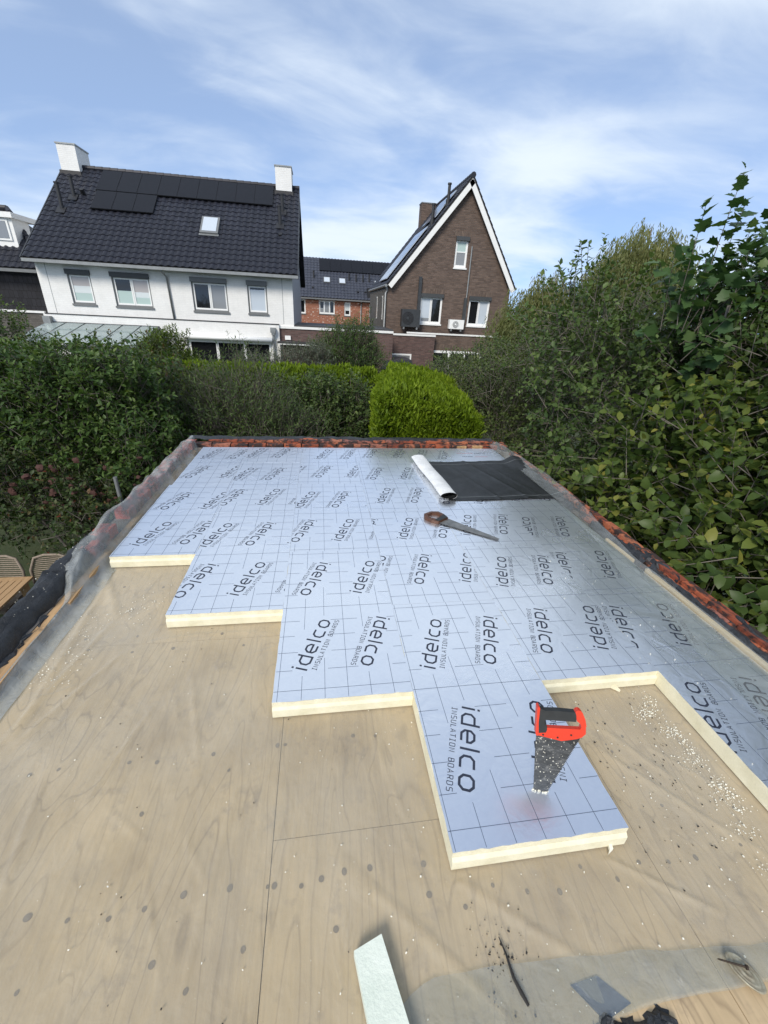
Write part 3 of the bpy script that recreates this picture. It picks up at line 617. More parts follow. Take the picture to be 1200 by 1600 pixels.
    # extensions at ground level
    t = MB(); t.box(4.2, 7.0, 22.9, 23.99, G, .36); e1 = part('extension', t, 'purple_brick', h); part('coping', bx(4.18, 7.02, 22.85, 22.95, .362, .45), 'wtrim', e1); part('extension_roof', bx(4.2, 7.0, 22.952, 23.99, .362, .44), 'lead', e1)
    e2m = MB(); e2m.box(7.002, 12.2, 23.3, 23.99, G, .44); e2 = part('extension', e2m, 'brown_brick', h); part('coping', bx(5.5, 12.22, 23.25, 23.35, .46, .54), 'wtrim', e2); part('extension_roof', bx(7.002, 12.2, 23.352, 23.99, .442, .50), 'lead', e2)
    part('soldier_course', bx(7.1, 10.0, 23.293, 23.298, -.26, -.02), 'brown_soldier', e2)
    df = MB(); df.box(4.62, 4.70, 22.86, 22.9, G, -.55); df.box(5.68, 5.76, 22.86, 22.9, G, -.55); df.box(4.70, 5.68, 22.86, 22.9, -.63, -.55); d1 = part('door_frame', df, 'wtrim', h)
    part('door', bx(4.70, 5.68, 22.87, 22.895, G, -.632), 'gframe', d1); part('door_light', bx(4.88, 5.5, 22.85, 22.868, -.90, -.78), 'wtrim', d1)
    sd = MB(); xs = [6.95, 7.95, 8.05, 8.85, 8.95, 9.75]; y_ = 23.24
    sd.box(6.85, 6.95, y_, 23.298, G, -.34); sd.box(9.78, 9.90, y_, 23.298, G, -.34); sd.box(6.95, 9.78, y_, 23.298, -.46, -.34)
    for a in (8.0, 8.85): sd.box(a - .07, a + .07, y_ + .005, 23.298, G, -.462)
    d2 = part('sliding_door', sd, 'wframe', h)
    for a, b in ((6.955, 7.925), (8.075, 8.775), (8.925, 9.775)): part('pane', bx(a, b, 23.27, 23.29, G, -.465), 'pane_dark', d2)
gable_house()
def ac(name, label, x0, x1, z0, z1, y0, y1, body, ring, fx):
    t = thing(name, label, 'air conditioner', ((x0 + x1) / 2, (y0 + y1) / 2, z0)); part('casing', bx(x0, x1, y0, y1, z0, z1), body, t)
    cz = (z0 + z1) / 2; cx = x0 + (x1 - x0) * fx; r = (z1 - z0) * .37; b = MB()
    b.tube([(cx, y0 - .012, cz), (cx, y0 - .001, cz)], r, 24); f = part('fan_grille', b, ring, t)
    k = MB()
    for rr in (.95, .72, .5, .28):
        k.tube([(cx + r * rr * math.cos(a), y0 - .02, cz + r * rr * math.sin(a)) for a in np.linspace(0, 2 * math.pi, 25)], .008, 4, False)
    part('grille_ring', k, body, f)
    hb = MB(); hb.tube([(cx, y0 - .03, cz), (cx, y0 - .013, cz)], r * .22, 12); part('fan_hub', hb, body, f)
    
    for a in (x0 + .1, x1 - .18): part('foot', bx(a, a + .08, y0 + .02, y1 - .02, z0 - .12, z0 - .002), 'zinc', t)
ac('air_conditioner', 'large dark grey heat pump unit beside the left window of the brown gable', 5.20, 6.20, .78, 1.64, 23.40, 23.85, 'dkgrey', 'black', .33)
ac('air_conditioner', 'small white outdoor air conditioner between the two lower windows of the brown gable', 7.95, 8.78, .78, 1.25, 23.68, 23.96, 'wframe', 'zinc', .42)

# ------------------------------------------------------------------ red brick terrace far behind
def terrace():
    Y = 42; x0, x1 = -1.6, 9.0; h = thing('terraced_house', 'red brick terrace with a long dark roof seen between the two houses', 'house', (3, Y, G)); W = [(.82, 2.25, .98, 2.08), (3.13, 3.70, .92, 2.03), (5.46, 5.94, .94, 2.01), (-1.3, -.40, .92, 2.10)]
    w = MB(); facade(w, Y, [(x0, G), (x1, G), (x1, 2.3), (x0, 2.3)], W); part('wall', w, 'red_brick', h)
    window(h, Y, *W[0], [.33, .67], [[(.4, 'pane_grey'), (.6, 'pane_dark')], [(1, 'pane_grey')], [(1, 'pane_dark')]], outer='wframe', sill='gframe')
    window(h, Y, *W[1], [], [[(.35, 'pane_dark'), (.65, 'pane_light')]], outer='wframe'); window(h, Y, *W[2], [], [[(1, 'pane_frost')]], outer='wframe'); window(h, Y, *W[3], [], [[(1, 'pane_dark')]], outer='wframe')
    u = Vector((1, 0, 0)); zr = 5.72; ze = 2.28; v = Vector((0, 4.3, zr - ze)).normalized(); n = u.cross(v); o = Vector((x0, 41.7, ze)); Ln = math.hypot(4.3, zr - ze)
    b = MB(); a = o - n * .05; b.prism([a, a + u * (x1 - x0), a + u * (x1 - x0) + v * Ln, a + v * Ln], n * .045); part('roof', b, 'lead', h)
    tiled_roof(h, o, u, v, x1 - x0, Ln, .30, .36, 'tile2', n_single=0)
    part('gutter', bx(x0, x1, 41.55, 41.69, ze - .14, ze - .03), 'gframe', h)
    def P(a_, b_, c_=0): return o + u * (a_ - x0) + v * b_ + n * c_
    for i in range(8): c = MB(); c.obox(P(.9 + 1.02 * (i + .5), 4.45, .12), u, v, n, .5, .85, .02); part('solar_panel', c, 'solar', h)
    for cx, s_, a_ in ((1.58, 2.35, .30), (3.0, 2.3, .30), (6.2, 2.25, .17)):
        c = MB(); c.obox(P(cx, s_, .08), u, v, n, a_, .36, .05); k = part('skylight', c, 'gframe', h); c = MB(); c.obox(P(cx, s_, .135), u, v, n, a_ - .05, .30, .006); part('pane', c, 'pane_sky', k)
    for cx, s_ in ((.38, 2.6), (3.65, 2.5), (4.3, 2.4), (4.95, 2.4), (5.55, 2.5)):
        p = P(cx, s_, 0); c = MB(); c.tube([p, p + Vector((0, 0, .62))], .075, 8); c.tube([p + Vector((0, 0, .55)), p + Vector((0, 0, .62))], .1, 8); part('vent_pipe', c, 'black', h)
    for cx, s_ in ((.3, 1.2), (4.4, 1.0), (5.1, 1.0)):
        p = P(cx, s_, 0); c = MB(); c.tube([p, p + n * .14], .1, 8); part('vent_cap', c, 'black', h)
    part('dormer', bx(5.25, 6.9, 41.9, 43.5, 2.35, 3.30), 'black', h)
    downpipe(h, [(4.67, 41.9, 2.2), (4.67, 41.93, G)], .05, 'zinc')
terrace()

# ------------------------------------------------------------------ dark house at the left edge
def dark_house():
    h = thing('dark_clad_house', 'black clad house with a white dormer cut by the left edge of the picture', 'house', (-15, 22, G)); Y = 22.0
    w = MB(); facade(w, Y, [(-22, G), (-10.75, G), (-10.75, 2.5), (-22, 2.5)], []); w.face([(-10.75, Y, G), (-10.75, 26.6, G), (-10.75, 26.6, 2.5), (-10.75, Y, 2.5)]); part('wall', w, 'slate_clad', h)
    u = Vector((1, 0, 0)); v = Vector((0, 2.6, 2.4)).normalized(); n = u.cross(v); o = Vector((-22, 21.6, 2.35)); Wd = 11.3; Ls = math.hypot(2.6, 2.4)
    # hipped roof: front slope, right slope
    e = [(-22, 21.6, 2.35), (-10.6, 21.6, 2.35), (-13.0, 24.2, 4.75), (-22, 24.2, 4.75)]
    b = MB(); b.prism([Vector(p) - n * .05 for p in e], n * .045); b.prism([(-10.6, 21.6, 2.3), (-10.6, 26.8, 2.3), (-13.0, 24.2, 4.7)], (-.04, 0, .03)); b.prism([(-22, 24.2, 4.72), (-13, 24.2, 4.72), (-10.6, 26.8, 2.3), (-22, 26.8, 2.3)], (0, 0, -.05)); part('roof', b, 'lead', h)
    tiled_roof(h, o, u, v, Wd, Ls, .27, .335, 'tile', n_single=0, skip=lambda a, s_: a > 11.25 - s_ * .68)
    rd = MB(); a, c = Vector((-10.6, 21.6, 2.40)), Vector((-13.0, 24.2, 4.80))
    for i in range(12): rd.tube([a.lerp(c, i / 12), a.lerp(c, (i + 1.05) / 12)], [.12, .10], 8)
    rd.tube([(-22, 24.2, 4.80), (-13.0, 24.2, 4.80)], .11, 8)
    part('hip_tiles', rd, 'tile', h)
    part('gutter', bx(-22, -10.6, 21.45, 21.57, 2.2, 2.32), 'gframe', h)
    d = MB(); d.box(-16.5, -11.98, 22.45, 23.6, 3.10, 4.22); dm = part('dormer', d, 'wtrim', h)
    part('dormer_roof', bx(-16.6, -11.86, 22.3, 24.1, 4.222, 4.42), 'wtrim', dm)
    f = MB(); f.box(-13.5, -12.14, 22.40, 22.446, 3.40, 4.16); wn = part('window', f, 'wframe', h)
    for a, b in ((-13.42, -12.86), (-12.78, -12.22)): part('pane', bx(a, b, 22.385, 22.398, 3.48, 4.10), 'pane_grey', wn)
dark_house()

# ------------------------------------------------------------------ the flat roof we stand on
XL, XR, YB = -.60, 2.95, 4.15; DZ = -0.085
roof = thing('flat_roof_extension', 'flat roofed extension being re-roofed, plywood deck framed by broken brick edges', 'extension', (1.2, 1.5, G))
w = MB(); w.box(-.735, 3.165, -2.4, 4.36, G, DZ - .06); part('wall', w, 'purple_brick', roof)
sh = [(-.56, .645, -2.2, 1.10), (-.56, .645, 1.10, 4.14), (.645, 1.865, -2.2, .15), (.645, 1.865, .15, 2.6), (.645, 1.865, 2.6, 4.14), (1.865, 2.93, -2.2, 1.10), (1.865, 2.93, 1.10, 4.14)]
sheets = []
for a, b, c, d in sh: sheets.append(part('plywood_sheet', bx(a + .0012, b - .0012, c + .0012, d - .0012, DZ - .018, DZ), 'ply', roof))
# screw heads along the joists
sm = MB(); sm.tube([(0, 0, 0), (0, 0, .0012)], 1.0, 14); smesh = sm.mesh('screw_head', 'wet_spot')
def spot(x, y, r, a=0):
    k = Matrix.Translation((x, y, DZ + .0004)) @ Matrix.Rotation(a, 4, 'Z') @ Matrix.Diagonal((r * random.uniform(.75, 1.1), r, 1, 1)); inst('screw_head', smesh, k, roof)
for x, y in [(-.24, .46), (-.15, .47), (.09, .47), (.19, .46), (.63, .48), (.66, .48), (.30, .02), (.40, .04), (.53, .04), (.64, .03), (.66, .03), (.74, .02), (.80, .03), (.87, .04), (.95, .04), (.10, .02), (-.01, .04), (.21, .01), (.36, -.10), (.46, -.16), (.05, -.11), (.59, -.10), (.84, -.09), (.20, .28), (.39, .47), (.46, .40), (-.38, .47), (-.33, .05), (.93, .49), (1.02, .48), (1.12, .03)]:
    spot(x, y, random.uniform(.0055, .0105), random.uniform(-.4, .4))
for j, y in enumerate((1.06, 1.14, 1.58)):
    for i in range(5):
        if random.random() < .75: spot(-.35 + i * .2 + random.uniform(-.04, .04), y + random.uniform(-.02, .02), random.uniform(.007, .010))
for i in range(10): spot(random.uniform(1.9, 2.35), random.uniform(-.1, .5), random.uniform(.004, .007))
for i in range(10): spot(1.12 + .1 * i, -.06 + random.uniform(-.03, .03), random.uniform(.006, .009))

# brick parapet with torn bitumen
def lump(mb, x0, x1, y0, y1, z0, z1, ny, nx=7, amp=.02, seed=1, edge=.02):
    r = np.random.default_rng(seed); P = []
    ys = np.linspace(y0, y1, ny); h = r.normal(0, 1, (ny, nx)); h = (h + np.roll(h, 1, 0) + np.roll(h, -1, 0)) / 3
    ea = np.convolve(r.normal(0, edge, ny + 6), np.ones(3) / 2, 'same')[3:-3]; eb = np.convolve(r.normal(0, edge, ny + 6), np.ones(3) / 2, 'same')[3:-3]
    for i, y in enumerate(ys):
        row = []
        for j in range(nx):
            t = j / (nx - 1); prof = math.sin(math.pi * t) ** .45 if 0 < t < 1 else 0
            x = (x0 + ea[i]) * (1 - t) + (x1 + eb[i]) * t; row.append((x, y + r.normal(0, .006), z0 + (z1 - z0) * prof + amp * h[i, j] * (.3 if t in (0, 1) else 1)))
        P.append(row)
    mb.grid(P)
pw = MB()
pw.box(-.735, -.62, -2.4, 4.36, DZ - .059, -.035); pw.box(3.03, 3.165, -2.4, 4.36, DZ - .059, -.045); pw.box(-.64, 3.03, 4.19, 4.36, DZ - .059, -.045)
par = part('parapet_wall', pw, 'mortar', roof)
bm = {}
def brick(kind, x, y, z, l, d, h, rz=0, tilt=0):
    if kind not in bm:
        r = np.random.default_rng(3); b = MB(); b.box(-.5, .5, -.5, .5, -.5, .5); b.v = [(p[0] * (1 + r.normal(0, .02)), p[1] * (1 + r.normal(0, .03)), p[2] * (1 + r.normal(0, .05))) for p in b.v]; bm[kind] = b.mesh('brick', kind)
    inst('brick', bm[kind], Matrix.Translation((x, y, z)) @ Matrix.Rotation(rz, 4, 'Z') @ Matrix.Rotation(tilt, 4, 'X') @ Matrix.Diagonal((l, d, h, 1)), par)
# far edge: one course of stretchers with a rough broken course on top
x = -.62
while x < 2.92:
    l = random.uniform(.19, .215)
    if not 2.53 < x < 2.60: brick('pbrick', x + l / 2, 4.235 + random.uniform(-.006, .006), -.012, l - .012, .098, .055, random.uniform(-.02, .02))
    x += l
x = -.66
while x < 3.0:
    l = random.uniform(.14, .22)
    if random.random() < .93: brick('pbrick', x + l / 2, 4.30 + random.uniform(-.012, .012), .031, l - .006, .10, .028, random.uniform(-.03, .03), random.uniform(-.08, .08))
    x += l
b = MB(); b.box(2.50, 2.62, 4.17, 4.20, -.05, .012); b.box(2.70, 2.83, 4.168, 4.19, -.05, .018); part('timber_block', b, 'timber', par)
b = MB(); lump(b, 0, 1, 0, 3.5, 0, .02, 60, 6, .010, 21, .0); b.v = [(-.60 + p[1], 4.10 + p[0] * .085, -.048 + p[2]) for p in b.v]; part('rubble_line', b, 'mortar', par, smooth=False)
b = MB(); lump(b, 0, .10, 0, 3.7, 0, .012, 70, 5, .006, 8, .03); b.v = [(-.70 + p[1], 4.30 + p[0], .045 + p[2]) for p in b.v]; part('bitumen_strip', b, 'bitumen', par)
# right edge
y = .2
while y < 4.2:
    l = random.uniform(.19, .22)
    if random.random() < .86: brick('pbrick', 3.105 + random.uniform(-.012, .012), y + l / 2, .010, l - .010, .066, .05, math.pi / 2 + random.uniform(-.05, .05), random.uniform(-.1, .1))
    y += l
y = .1
while y < 2.3:
    l = random.uniform(.12, .22)
    if random.random() < .85: brick('pbrick', 3.065 + random.uniform(-.012, .015), y + l / 2, -.014, l - .008, .06, .05, math.pi / 2 + random.uniform(-.09, .09), random.uniform(-.2, .2))
    y += l
for y0, y1, k in ((-1.0, 1.45, 3), (1.5, 2.1, 4), (2.35, 2.75, 5)):
    b = MB(); lump(b, 2.985, 3.055, y0, y1, -.02, .024, int((y1 - y0) * 34), 7, .012, k, .012); part('bitumen_strip', b, 'bitumen', par)
b = MB(); lump(b, 3.07, 3.13, -1, .9, .0, .038, 56, 6, .013, 9, .014); part('bitumen_strip', b, 'bitumen', par)
b = MB(); lump(b, 3.06, 3.12, 1.25, 1.8, .0, .034, 24, 6, .012, 12, .02); part('bitumen_strip', b, 'bitumen', par)
b = MB(); b.prism([(2.962, -1.2, -.06), (2.984, -1.2, -.06), (2.984, -1.2, .012), (2.962, -1.2, .014)], (0, 2.62, .004)); b.prism([(2.962, 1.55, -.06), (2.984, 1.55, -.06), (2.984, 1.55, .004), (2.962, 1.55, .008)], (0, .3, 0)); part('timber_edge', b, 'paletimber', par)
# left edge: bricks under the film at the back, black bitumen roll at the front
y = 1.86
while y < 4.3:
    l = random.uniform(.10, .115)
    for xx in (-.672,):
        if random.random() < .93: brick('pinkbrick', xx + random.uniform(-.006, .006), y + l / 2, .0 + random.uniform(-.006, .008), .104, l - .008, .075, random.uniform(-.04, .04), 0)
    y += l
b = MB(); lump(b, -.805, -.615, -1.2, 2.0, -.10, .052, 110, 11, .015, 31, .010); part('bitumen_strip', b, 'bitumen', par, smooth=True)
b = MB(); lump(b, -.66, -.585, .55, 1.30, -.12, -.03, 26, 7, .016, 33, .022); part('bitumen_strip', b, 'bitumen', par)
b = MB(); b.box(-.635, -.575, -2.2, 4.14, -.142, -.040); part('timber_batten', b, 'timber', par)
for i in range(4):
    b = MB(); y0 = -.4 + i * .62; b.obox((-.585 + .004 * i, y0 + .2, -.045), (1, .05, 0), (-.03, 1, .01), (0, 0, 1), .012, .26, .012); part('timber_splinter', b, 'timber', par)

# ------------------------------------------------------------------ insulation boards and their print
CW = {}
def gl(ch, w, *lines): CW[ch] = (w, lines)
gl('i', .16, ((.08, 0), (.08, .98)), ((.08, 1.16), (.08, 1.34)))
gl('d', .98, ((.92, 1.34), (.92, .06), (.30, .06), (.06, .30), (.06, .72), (.30, .96), (.86, .96)))
gl('e', 1.0, ((.88, .06), (.30, .06), (.06, .30), (.06, .72), (.30, .96), (.70, .96), (.94, .72), (.94, .48), (.12, .48)))
gl('l', .16, ((.08, 0), (.08, 1.34)))
gl('c', .92, ((.88, .96), (.30, .96), (.06, .72), (.06, .30), (.30, .06), (.88, .06)))
gl('o', 1.02, ((.50, .06), (.30, .06), (.06, .30), (.06, .72), (.30, .96), (.72, .96), (.96, .72), (.96, .30), (.72, .06), (.50, .06)))
gl('I', .5, ((.05, 1), (.45, 1)), ((.25, .95), (.25, .05)), ((.05, 0), (.45, 0)))
gl('N', .7, ((.05, 0), (.05, 1), (.62, 0), (.62, 1))); gl('S', .62, ((.58, 1), (.12, 1), (.05, .9), (.05, .6), (.15, .52), (.50, .48), (.58, .4), (.58, .1), (.5, 0), (.04, 0)))
gl('U', .66, ((.05, 1), (.05, .12), (.15, 0), (.50, 0), (.60, .12), (.60, 1))); gl('L', .56, ((.05, 1), (.05, 0), (.54, 0))); gl('A', .68, ((.02, 0), (.32, 1), (.62, 0)), ((.14, .32), (.50, .32)))
gl('T', .62, ((.02, 1), (.60, 1)), ((.31, .95), (.31, 0))); gl('O', .66, ((.33, 0), (.15, 0), (.05, .12), (.05, .88), (.15, 1), (.50, 1), (.60, .88), (.60, .12), (.50, 0), (.33, 0)))
gl('B', .64, ((.05, 0), (.05, 1), (.48, 1), (.56, .9), (.56, .6), (.48, .52), (.1, .52)), ((.48, .50), (.58, .42), (.58, .1), (.5, 0), (.08, 0))); gl('R', .64, ((.05, 0), (.05, 1), (.48, 1), (.58, .9), (.58, .56), (.48, .46), (.1, .46)), ((.34, .44), (.60, 0)))
gl('D', .66, ((.05, 0), (.05, 1), (.45, 1), (.60, .85), (.60, .15), (.45, 0), (.08, 0)))
def stroke(pts, w):
    """mitred quads along a polyline"""
    n = len(pts); L_, R__ = [], []
    for i in range(n):
        p = Vector(pts[i]); a = (p - Vector(pts[i - 1])).normalized() if i else None; b = (Vector(pts[i + 1]) - p).normalized() if i < n - 1 else None
        if a is None: a = b
        if b is None: b = a
        na, nb = Vector((-a.y, a.x)), Vector((-b.y, b.x)); mm = (na + nb); mm = mm / max(mm.length_squared / 2, .35)
        L_.append(p + mm * w / 2); R__.append(p - mm * w / 2)
    return [[tuple(L_[i]), tuple(R__[i]), tuple(R__[i + 1]), tuple(L_[i + 1])] for i in range(n - 1)]
def text_quads(txt, x0, y0, size, gap, width, total):
    adv = sum(CW[c][0] if c != ' ' else .5 for c in txt) + gap * (len(txt) - 1); sc = total / (adv * size); res = []; x = 0
    for c in txt:
        if c == ' ': x += .5 + gap; continue
        for k, ln in enumerate(CW[c][1]):
            for q in stroke([((x + px) * size * sc, py * size) for px, py in ln], width): res.append((k, [(x0 + a, y0 + b) for a, b in q]))
        x += CW[c][0] + gap
    return res
WORD = text_quads('idelco', -.172, -.030, .056, .36, .0092, .345) + text_quads('INSULATION BOARDS', -.158, -.070, .021, .30, .0026, .345)
LEAN = math.radians(20)
def print_board(mb, bx0, bx1, by0, by1, ox, oy, flip, inv, zt, cells=True):
    """lattice of texts at (ox + .3 i, oy + .55 j); inv turns the pattern by half a turn"""
    def put(poly, k=0, red=False):
        q = clip_rect(poly, bx0 + .002, bx1 - .002, by0 + .002, by1 - .002)
        if q: mb.face([(p[0], p[1], zt + .0004 + .0001 * k) for p in q])
    def seg(x0, y0, x1, y1, w=.0019):
        put([(x0 - w / 2, y0), (x0 + w / 2, y0), (x1 + w / 2, y1), (x1 - w / 2, y1)] if abs(x1 - x0) < 1e-6 else [(x0, y0 - w / 2), (x1, y0 - w / 2), (x1, y1 + w / 2), (x0, y1 + w / 2)])
    ni = range(-2, 5); nj = range(-1, 4)
    for i in ni:
        for j in nj:
            cx, cy = ox + .3 * i, oy + .55 * j
            if cx < bx0 - .3 or cx > bx1 + .3 or cy < by0 - .4 or cy > by1 + .4: continue
            down = ((i + j) % 2 == 0) != flip
            mb.cur = 0
            th = math.pi / 2 - LEAN + (math.pi if down else 0); c, s_ = math.cos(th), math.sin(th)
            for k, q in WORD: put([(cx + a * c - b * s_, cy + a * s_ + b * c) for a, b in q], k)
            mb.cur = 1
            seg(cx + .15, cy - .275, cx + .15, cy + .275)
            lo, hi = (-.2, .1), (-.1, .2)
            for dx, (a, b) in ((-.05, lo), (.05, hi)):
                seg(cx + dx, cy - .275, cx + dx, cy + a); seg(cx + dx, cy + b, cx + dx, cy + .275)
            seg(cx - .15, cy - .275, cx + .15, cy - .275)
            for r in range(1, 5):
                yy = cy - .275 + .11 * r; seg(cx - .15, yy, cx - .15 + (.055 if r % 2 else .075), yy); seg(cx + .15 - (.085 if r % 2 else .065), yy, cx + .15, yy)
    mb.cur = 0
def board(label, x0, x1, y0, y1, ox, oy, flip, expo='', plain_=False, dz=None):
    dz = random.uniform(-.0006, .0005) if dz is None else dz; gpx = .0005; x0 += gpx; x1 -= gpx; y0 += gpx; y1 -= gpx; zt = dz; e = .011
    t = thing('insulation_board', label, 'insulation board', ((x0 + x1) / 2, (y0 + y1) / 2, -.075), 'insulation boards laid on the flat roof')
    ix0, ix1, iy0, iy1 = x0, x1, y0, y1
    c = MB(); zb = -.0755
    if 'f' in expo: iy0 += e
    c.box(ix0, ix1, iy0, iy1, zb, zt - .0015)
    if 'f' in expo: c.prism([(x0, iy0 - .0004, -.026), (x0, y0 + .002, -.034), (x0, y0, -.037), (x0, y0, zb), (x0, iy0 - .0004, zb)], (x1 - x0, 0, 0))
    part('foam_core', c, 'foam', t)
    # the cut foil edge is never perfectly straight
    r = np.random.default_rng(int(abs(x0 * 917 + y0 * 311)) + 5); f = MB(); nx = 26; pts = []
    def edge(a, b, amp, nn): return [(a[0] + (b[0] - a[0]) * i / nn + (amp * r.normal() if a[0] == b[0] else 0), a[1] + (b[1] - a[1]) * i / nn + (amp * r.normal() if a[1] == b[1] else 0)) for i in range(nn)]
    am = .0011
    pts += edge((ix0, iy0), (ix1, iy0), am if 'f' in expo else .0002, nx); pts += edge((ix1, iy0), (ix1, iy1), am if 'r' in expo else .0002, nx); pts += edge((ix1, iy1), (ix0, iy1), .0002, nx); pts += edge((ix0, iy1), (ix0, iy0), am if 'l' in expo else .0002, nx)
    f.prism([(p[0], p[1], zt - .0012) for p in pts], (0, 0, .0012)); part('foil_facing', f, 'foil', t)
    p = MB()
    if plain_:
        for yy, xx, ll, red in ((3.93, 2.42, .20, 1), (3.93, 2.64, .14, 0), (3.80, 2.45, .13, 0), (3.80, 2.60, .16, 1)):
            p.cur = 2 if red else 0; w_ = .006 if red else .016
            if red: p.face([(xx, yy, zt + .0005), (xx + ll, yy + .004, zt + .0005), (xx + ll, yy + .004 + w_, zt + .0005), (xx, yy + w_, zt + .0005)])
            else:
                k = 6
                for i in range(k): a = xx + ll * i / k; p.face([(a, yy, zt + .0005), (a + ll / k * .75, yy, zt + .0005), (a + ll / k * .75, yy + w_, zt + .0005), (a, yy + w_, zt + .0005)])
        if True: part('printed_marks', p, ['ink', 'ink_soft', 'ink_red'], t)
    else:
        print_board(p, ix0, ix1, iy0, iy1, ox, oy, flip, False, zt); part('printed_lettering', p, ['ink', 'ink_soft'], t)
    return t
CA = 'leftmost column of silver foil boards'
BOARDS = [
 ('silver foil board at the front of the leftmost column, its cream front edge bare', -.52, 0, 1.8, 3.0, -.36, 2.11, True, 'fl'),
 ('silver foil board at the back left corner beside the draped film', -.50, 0, 3.0, 4.12, -.36, 3.33, False, 'l'),
 ('front silver foil board of the second column from the left', 0, .6, 1.2, 2.4, .075, 1.52, False, 'fl'),
 ('silver foil board in the middle of the second column from the left', 0, .6, 2.4, 3.6, .07, 2.72, False, ''),
 ('silver foil board against the far brick edge in the second column from the left', 0, .6, 3.6, 4.12, .10, 3.92, True, ''),
 ('front silver foil board of the column just left of the upright red handled saw', .6, 1.2, .6, 1.8, .77, .94, True, 'fl'),
 ('middle silver foil board of the third column, left of the old brown saw', .6, 1.2, 1.8, 3.0, .68, 2.10, False, ''),
 ('silver foil board at the far brick edge in the third column from the left', .6, 1.2, 3.0, 4.12, .84, 3.33, False, ''),
 ('narrow silver foil board jutting out alone with the red handled saw stuck in it', 1.2, 1.8, 0, 1.2, 1.36, .345, False, 'flr'),
 ('silver foil board between the upright red handled saw and the old brown saw', 1.2, 1.8, 1.2, 2.4, 1.455, 1.55, False, ''),
 ('silver foil board left of the white membrane roll, the brown saw handle beside it', 1.2, 1.8, 2.4, 3.6, 1.37, 2.72, True, ''),
 ('silver foil board at the far brick edge behind the white membrane roll', 1.2, 1.8, 3.6, 4.12, 1.40, 3.92, False, ''),
 ('silver foil board behind the square cut-out, right of the upright saw', 1.8, 2.4, .6, 1.8, 1.975, .935, False, 'f'),
 ('silver foil board under the tip of the old brown handled saw', 1.8, 2.4, 1.8, 3.0, 1.95, 2.13, True, ''),
 ('silver foil board partly hidden under the black membrane sheet', 1.8, 2.3, 3.0, 4.12, 1.96, 3.33, False, ''),
 ('dark reflecting foil board at the right front beside the square cut-out', 2.4, 2.95, 0, 1.2, 2.74, .37, False, 'l'),
 ('second foil board from the front along the right edge, its side under film', 2.4, 2.95, 1.2, 2.4, 2.43, 1.52, False, ''),
 ('foil board on the right edge with the corner of the black sheet on it', 2.4, 2.95, 2.4, 3.58, 2.62, 2.72, True, ''),
]
for a in BOARDS: board(*a)
board('grey foil board with small red and black marks in the far right corner', 2.302, 2.95, 3.582, 4.12, 0, 0, False, '', True, -.001)

# ------------------------------------------------------------------ vapour films
def seglen(px, py, a):
    x0, y0, x1, y1 = a; dx, dy = x1 - x0, y1 - y0; t = max(0, min(1, ((px - x0) * dx + (py - y0) * dy) / (dx * dx + dy * dy))); return math.hypot(px - x0 - dx * t, py - y0 - dy * t), t
WR = [((.86, .03, 1.30, -.34), .016, .008), ((1.17, -.01, 1.52, -.22), .014, .007), ((-.50, 1.70, -.30, 1.35), .03, .010), ((-.47, 1.55, -.38, .6), .022, .008), ((-.30, 1.25, -.42, .55), .018, .006), ((-.16, 1.05, -.36, .62), .016, .005),
      ((-.05, 1.10, .55, 1.12), .012, .004), ((1.9, .35, 2.3, -.1), .016, .006), ((1.95, .5, 2.2, .1), .014, .005), ((1.66, .03, 1.98, -.22), .010, .006), ((.2, .9, .35, .4), .013, .004), ((-.2, .5, -.05, -.2), .013, .004), ((-.46, .4, -.3, -.3), .016, .006), ((.10, .75, .0, .35), .012, .004), ((.5, .3, .45, -.2), .011, .004), ((1.0, .5, 1.1, .1), .011, .004)]
def front(x): # lower edge of the film
    return float(np.interp(x, [-.6, .8, .95, 1.45, 1.49, 1.60, 1.71, 1.87, 1.99, 2.95], [-1.5, -1.3, -.70, -.355, -.345, -.335, -.33, -.335, -.335, -.33]))
def front2(x): return float(np.interp(x, [.9, .95, 1.04, 1.11, 1.38, 1.67, 1.78, 2.06, 2.95], [-.30, -.28, -.235, -.215, -.222, -.24, -.252, -.272, -.30]))
nx, ny = 400, 420; r = np.random.default_rng(71); X_ = np.repeat(np.linspace(-.54, 2.92, nx)[None], ny, 0); f0 = np.array([front(x) for x in X_[0]])[None]; Y_ = f0 + (1.95 - f0) * np.linspace(0, 1, ny)[:, None]
WR += [((a, b, a + l * math.cos(q), b + l * math.sin(q)), w_, h_) for a, b, l, q, w_, h_ in [(r.uniform(-.45, 2.3), r.uniform(-.3, 1.3), r.uniform(.06, .32), r.choice([-.9, -1.1, 1.9, .6]) + r.normal(0, .3), r.uniform(.004, .008), r.uniform(.002, .005)) for _ in range(70)]]
Z_ = np.zeros_like(X_)
for (x0, y0, x1, y1), w_, h_ in WR:
    dx, dy = x1 - x0, y1 - y0; bend = .03 * np.sin(X_ * 5 + y0 * 9); t_ = ((X_ - x0) * dx + (Y_ - y0 + bend) * dy) / (dx * dx + dy * dy); tc_ = np.clip(t_, 0, 1); d_ = np.hypot(X_ - x0 - dx * tc_, Y_ - y0 + bend - dy * tc_)
    Z_ += h_ * np.exp(-(d_ / (w_ * .8)) ** 2) * np.sin(math.pi * np.clip(tc_ * .9 + .05, 0, 1)) ** .5
U_b = np.zeros(X_.shape, bool)
for b_ in BOARDS: U_b |= (X_ > b_[1] - .03) & (X_ < b_[2] + .03) & (Y_ > b_[3] - .03) & (Y_ < b_[4] + .03)
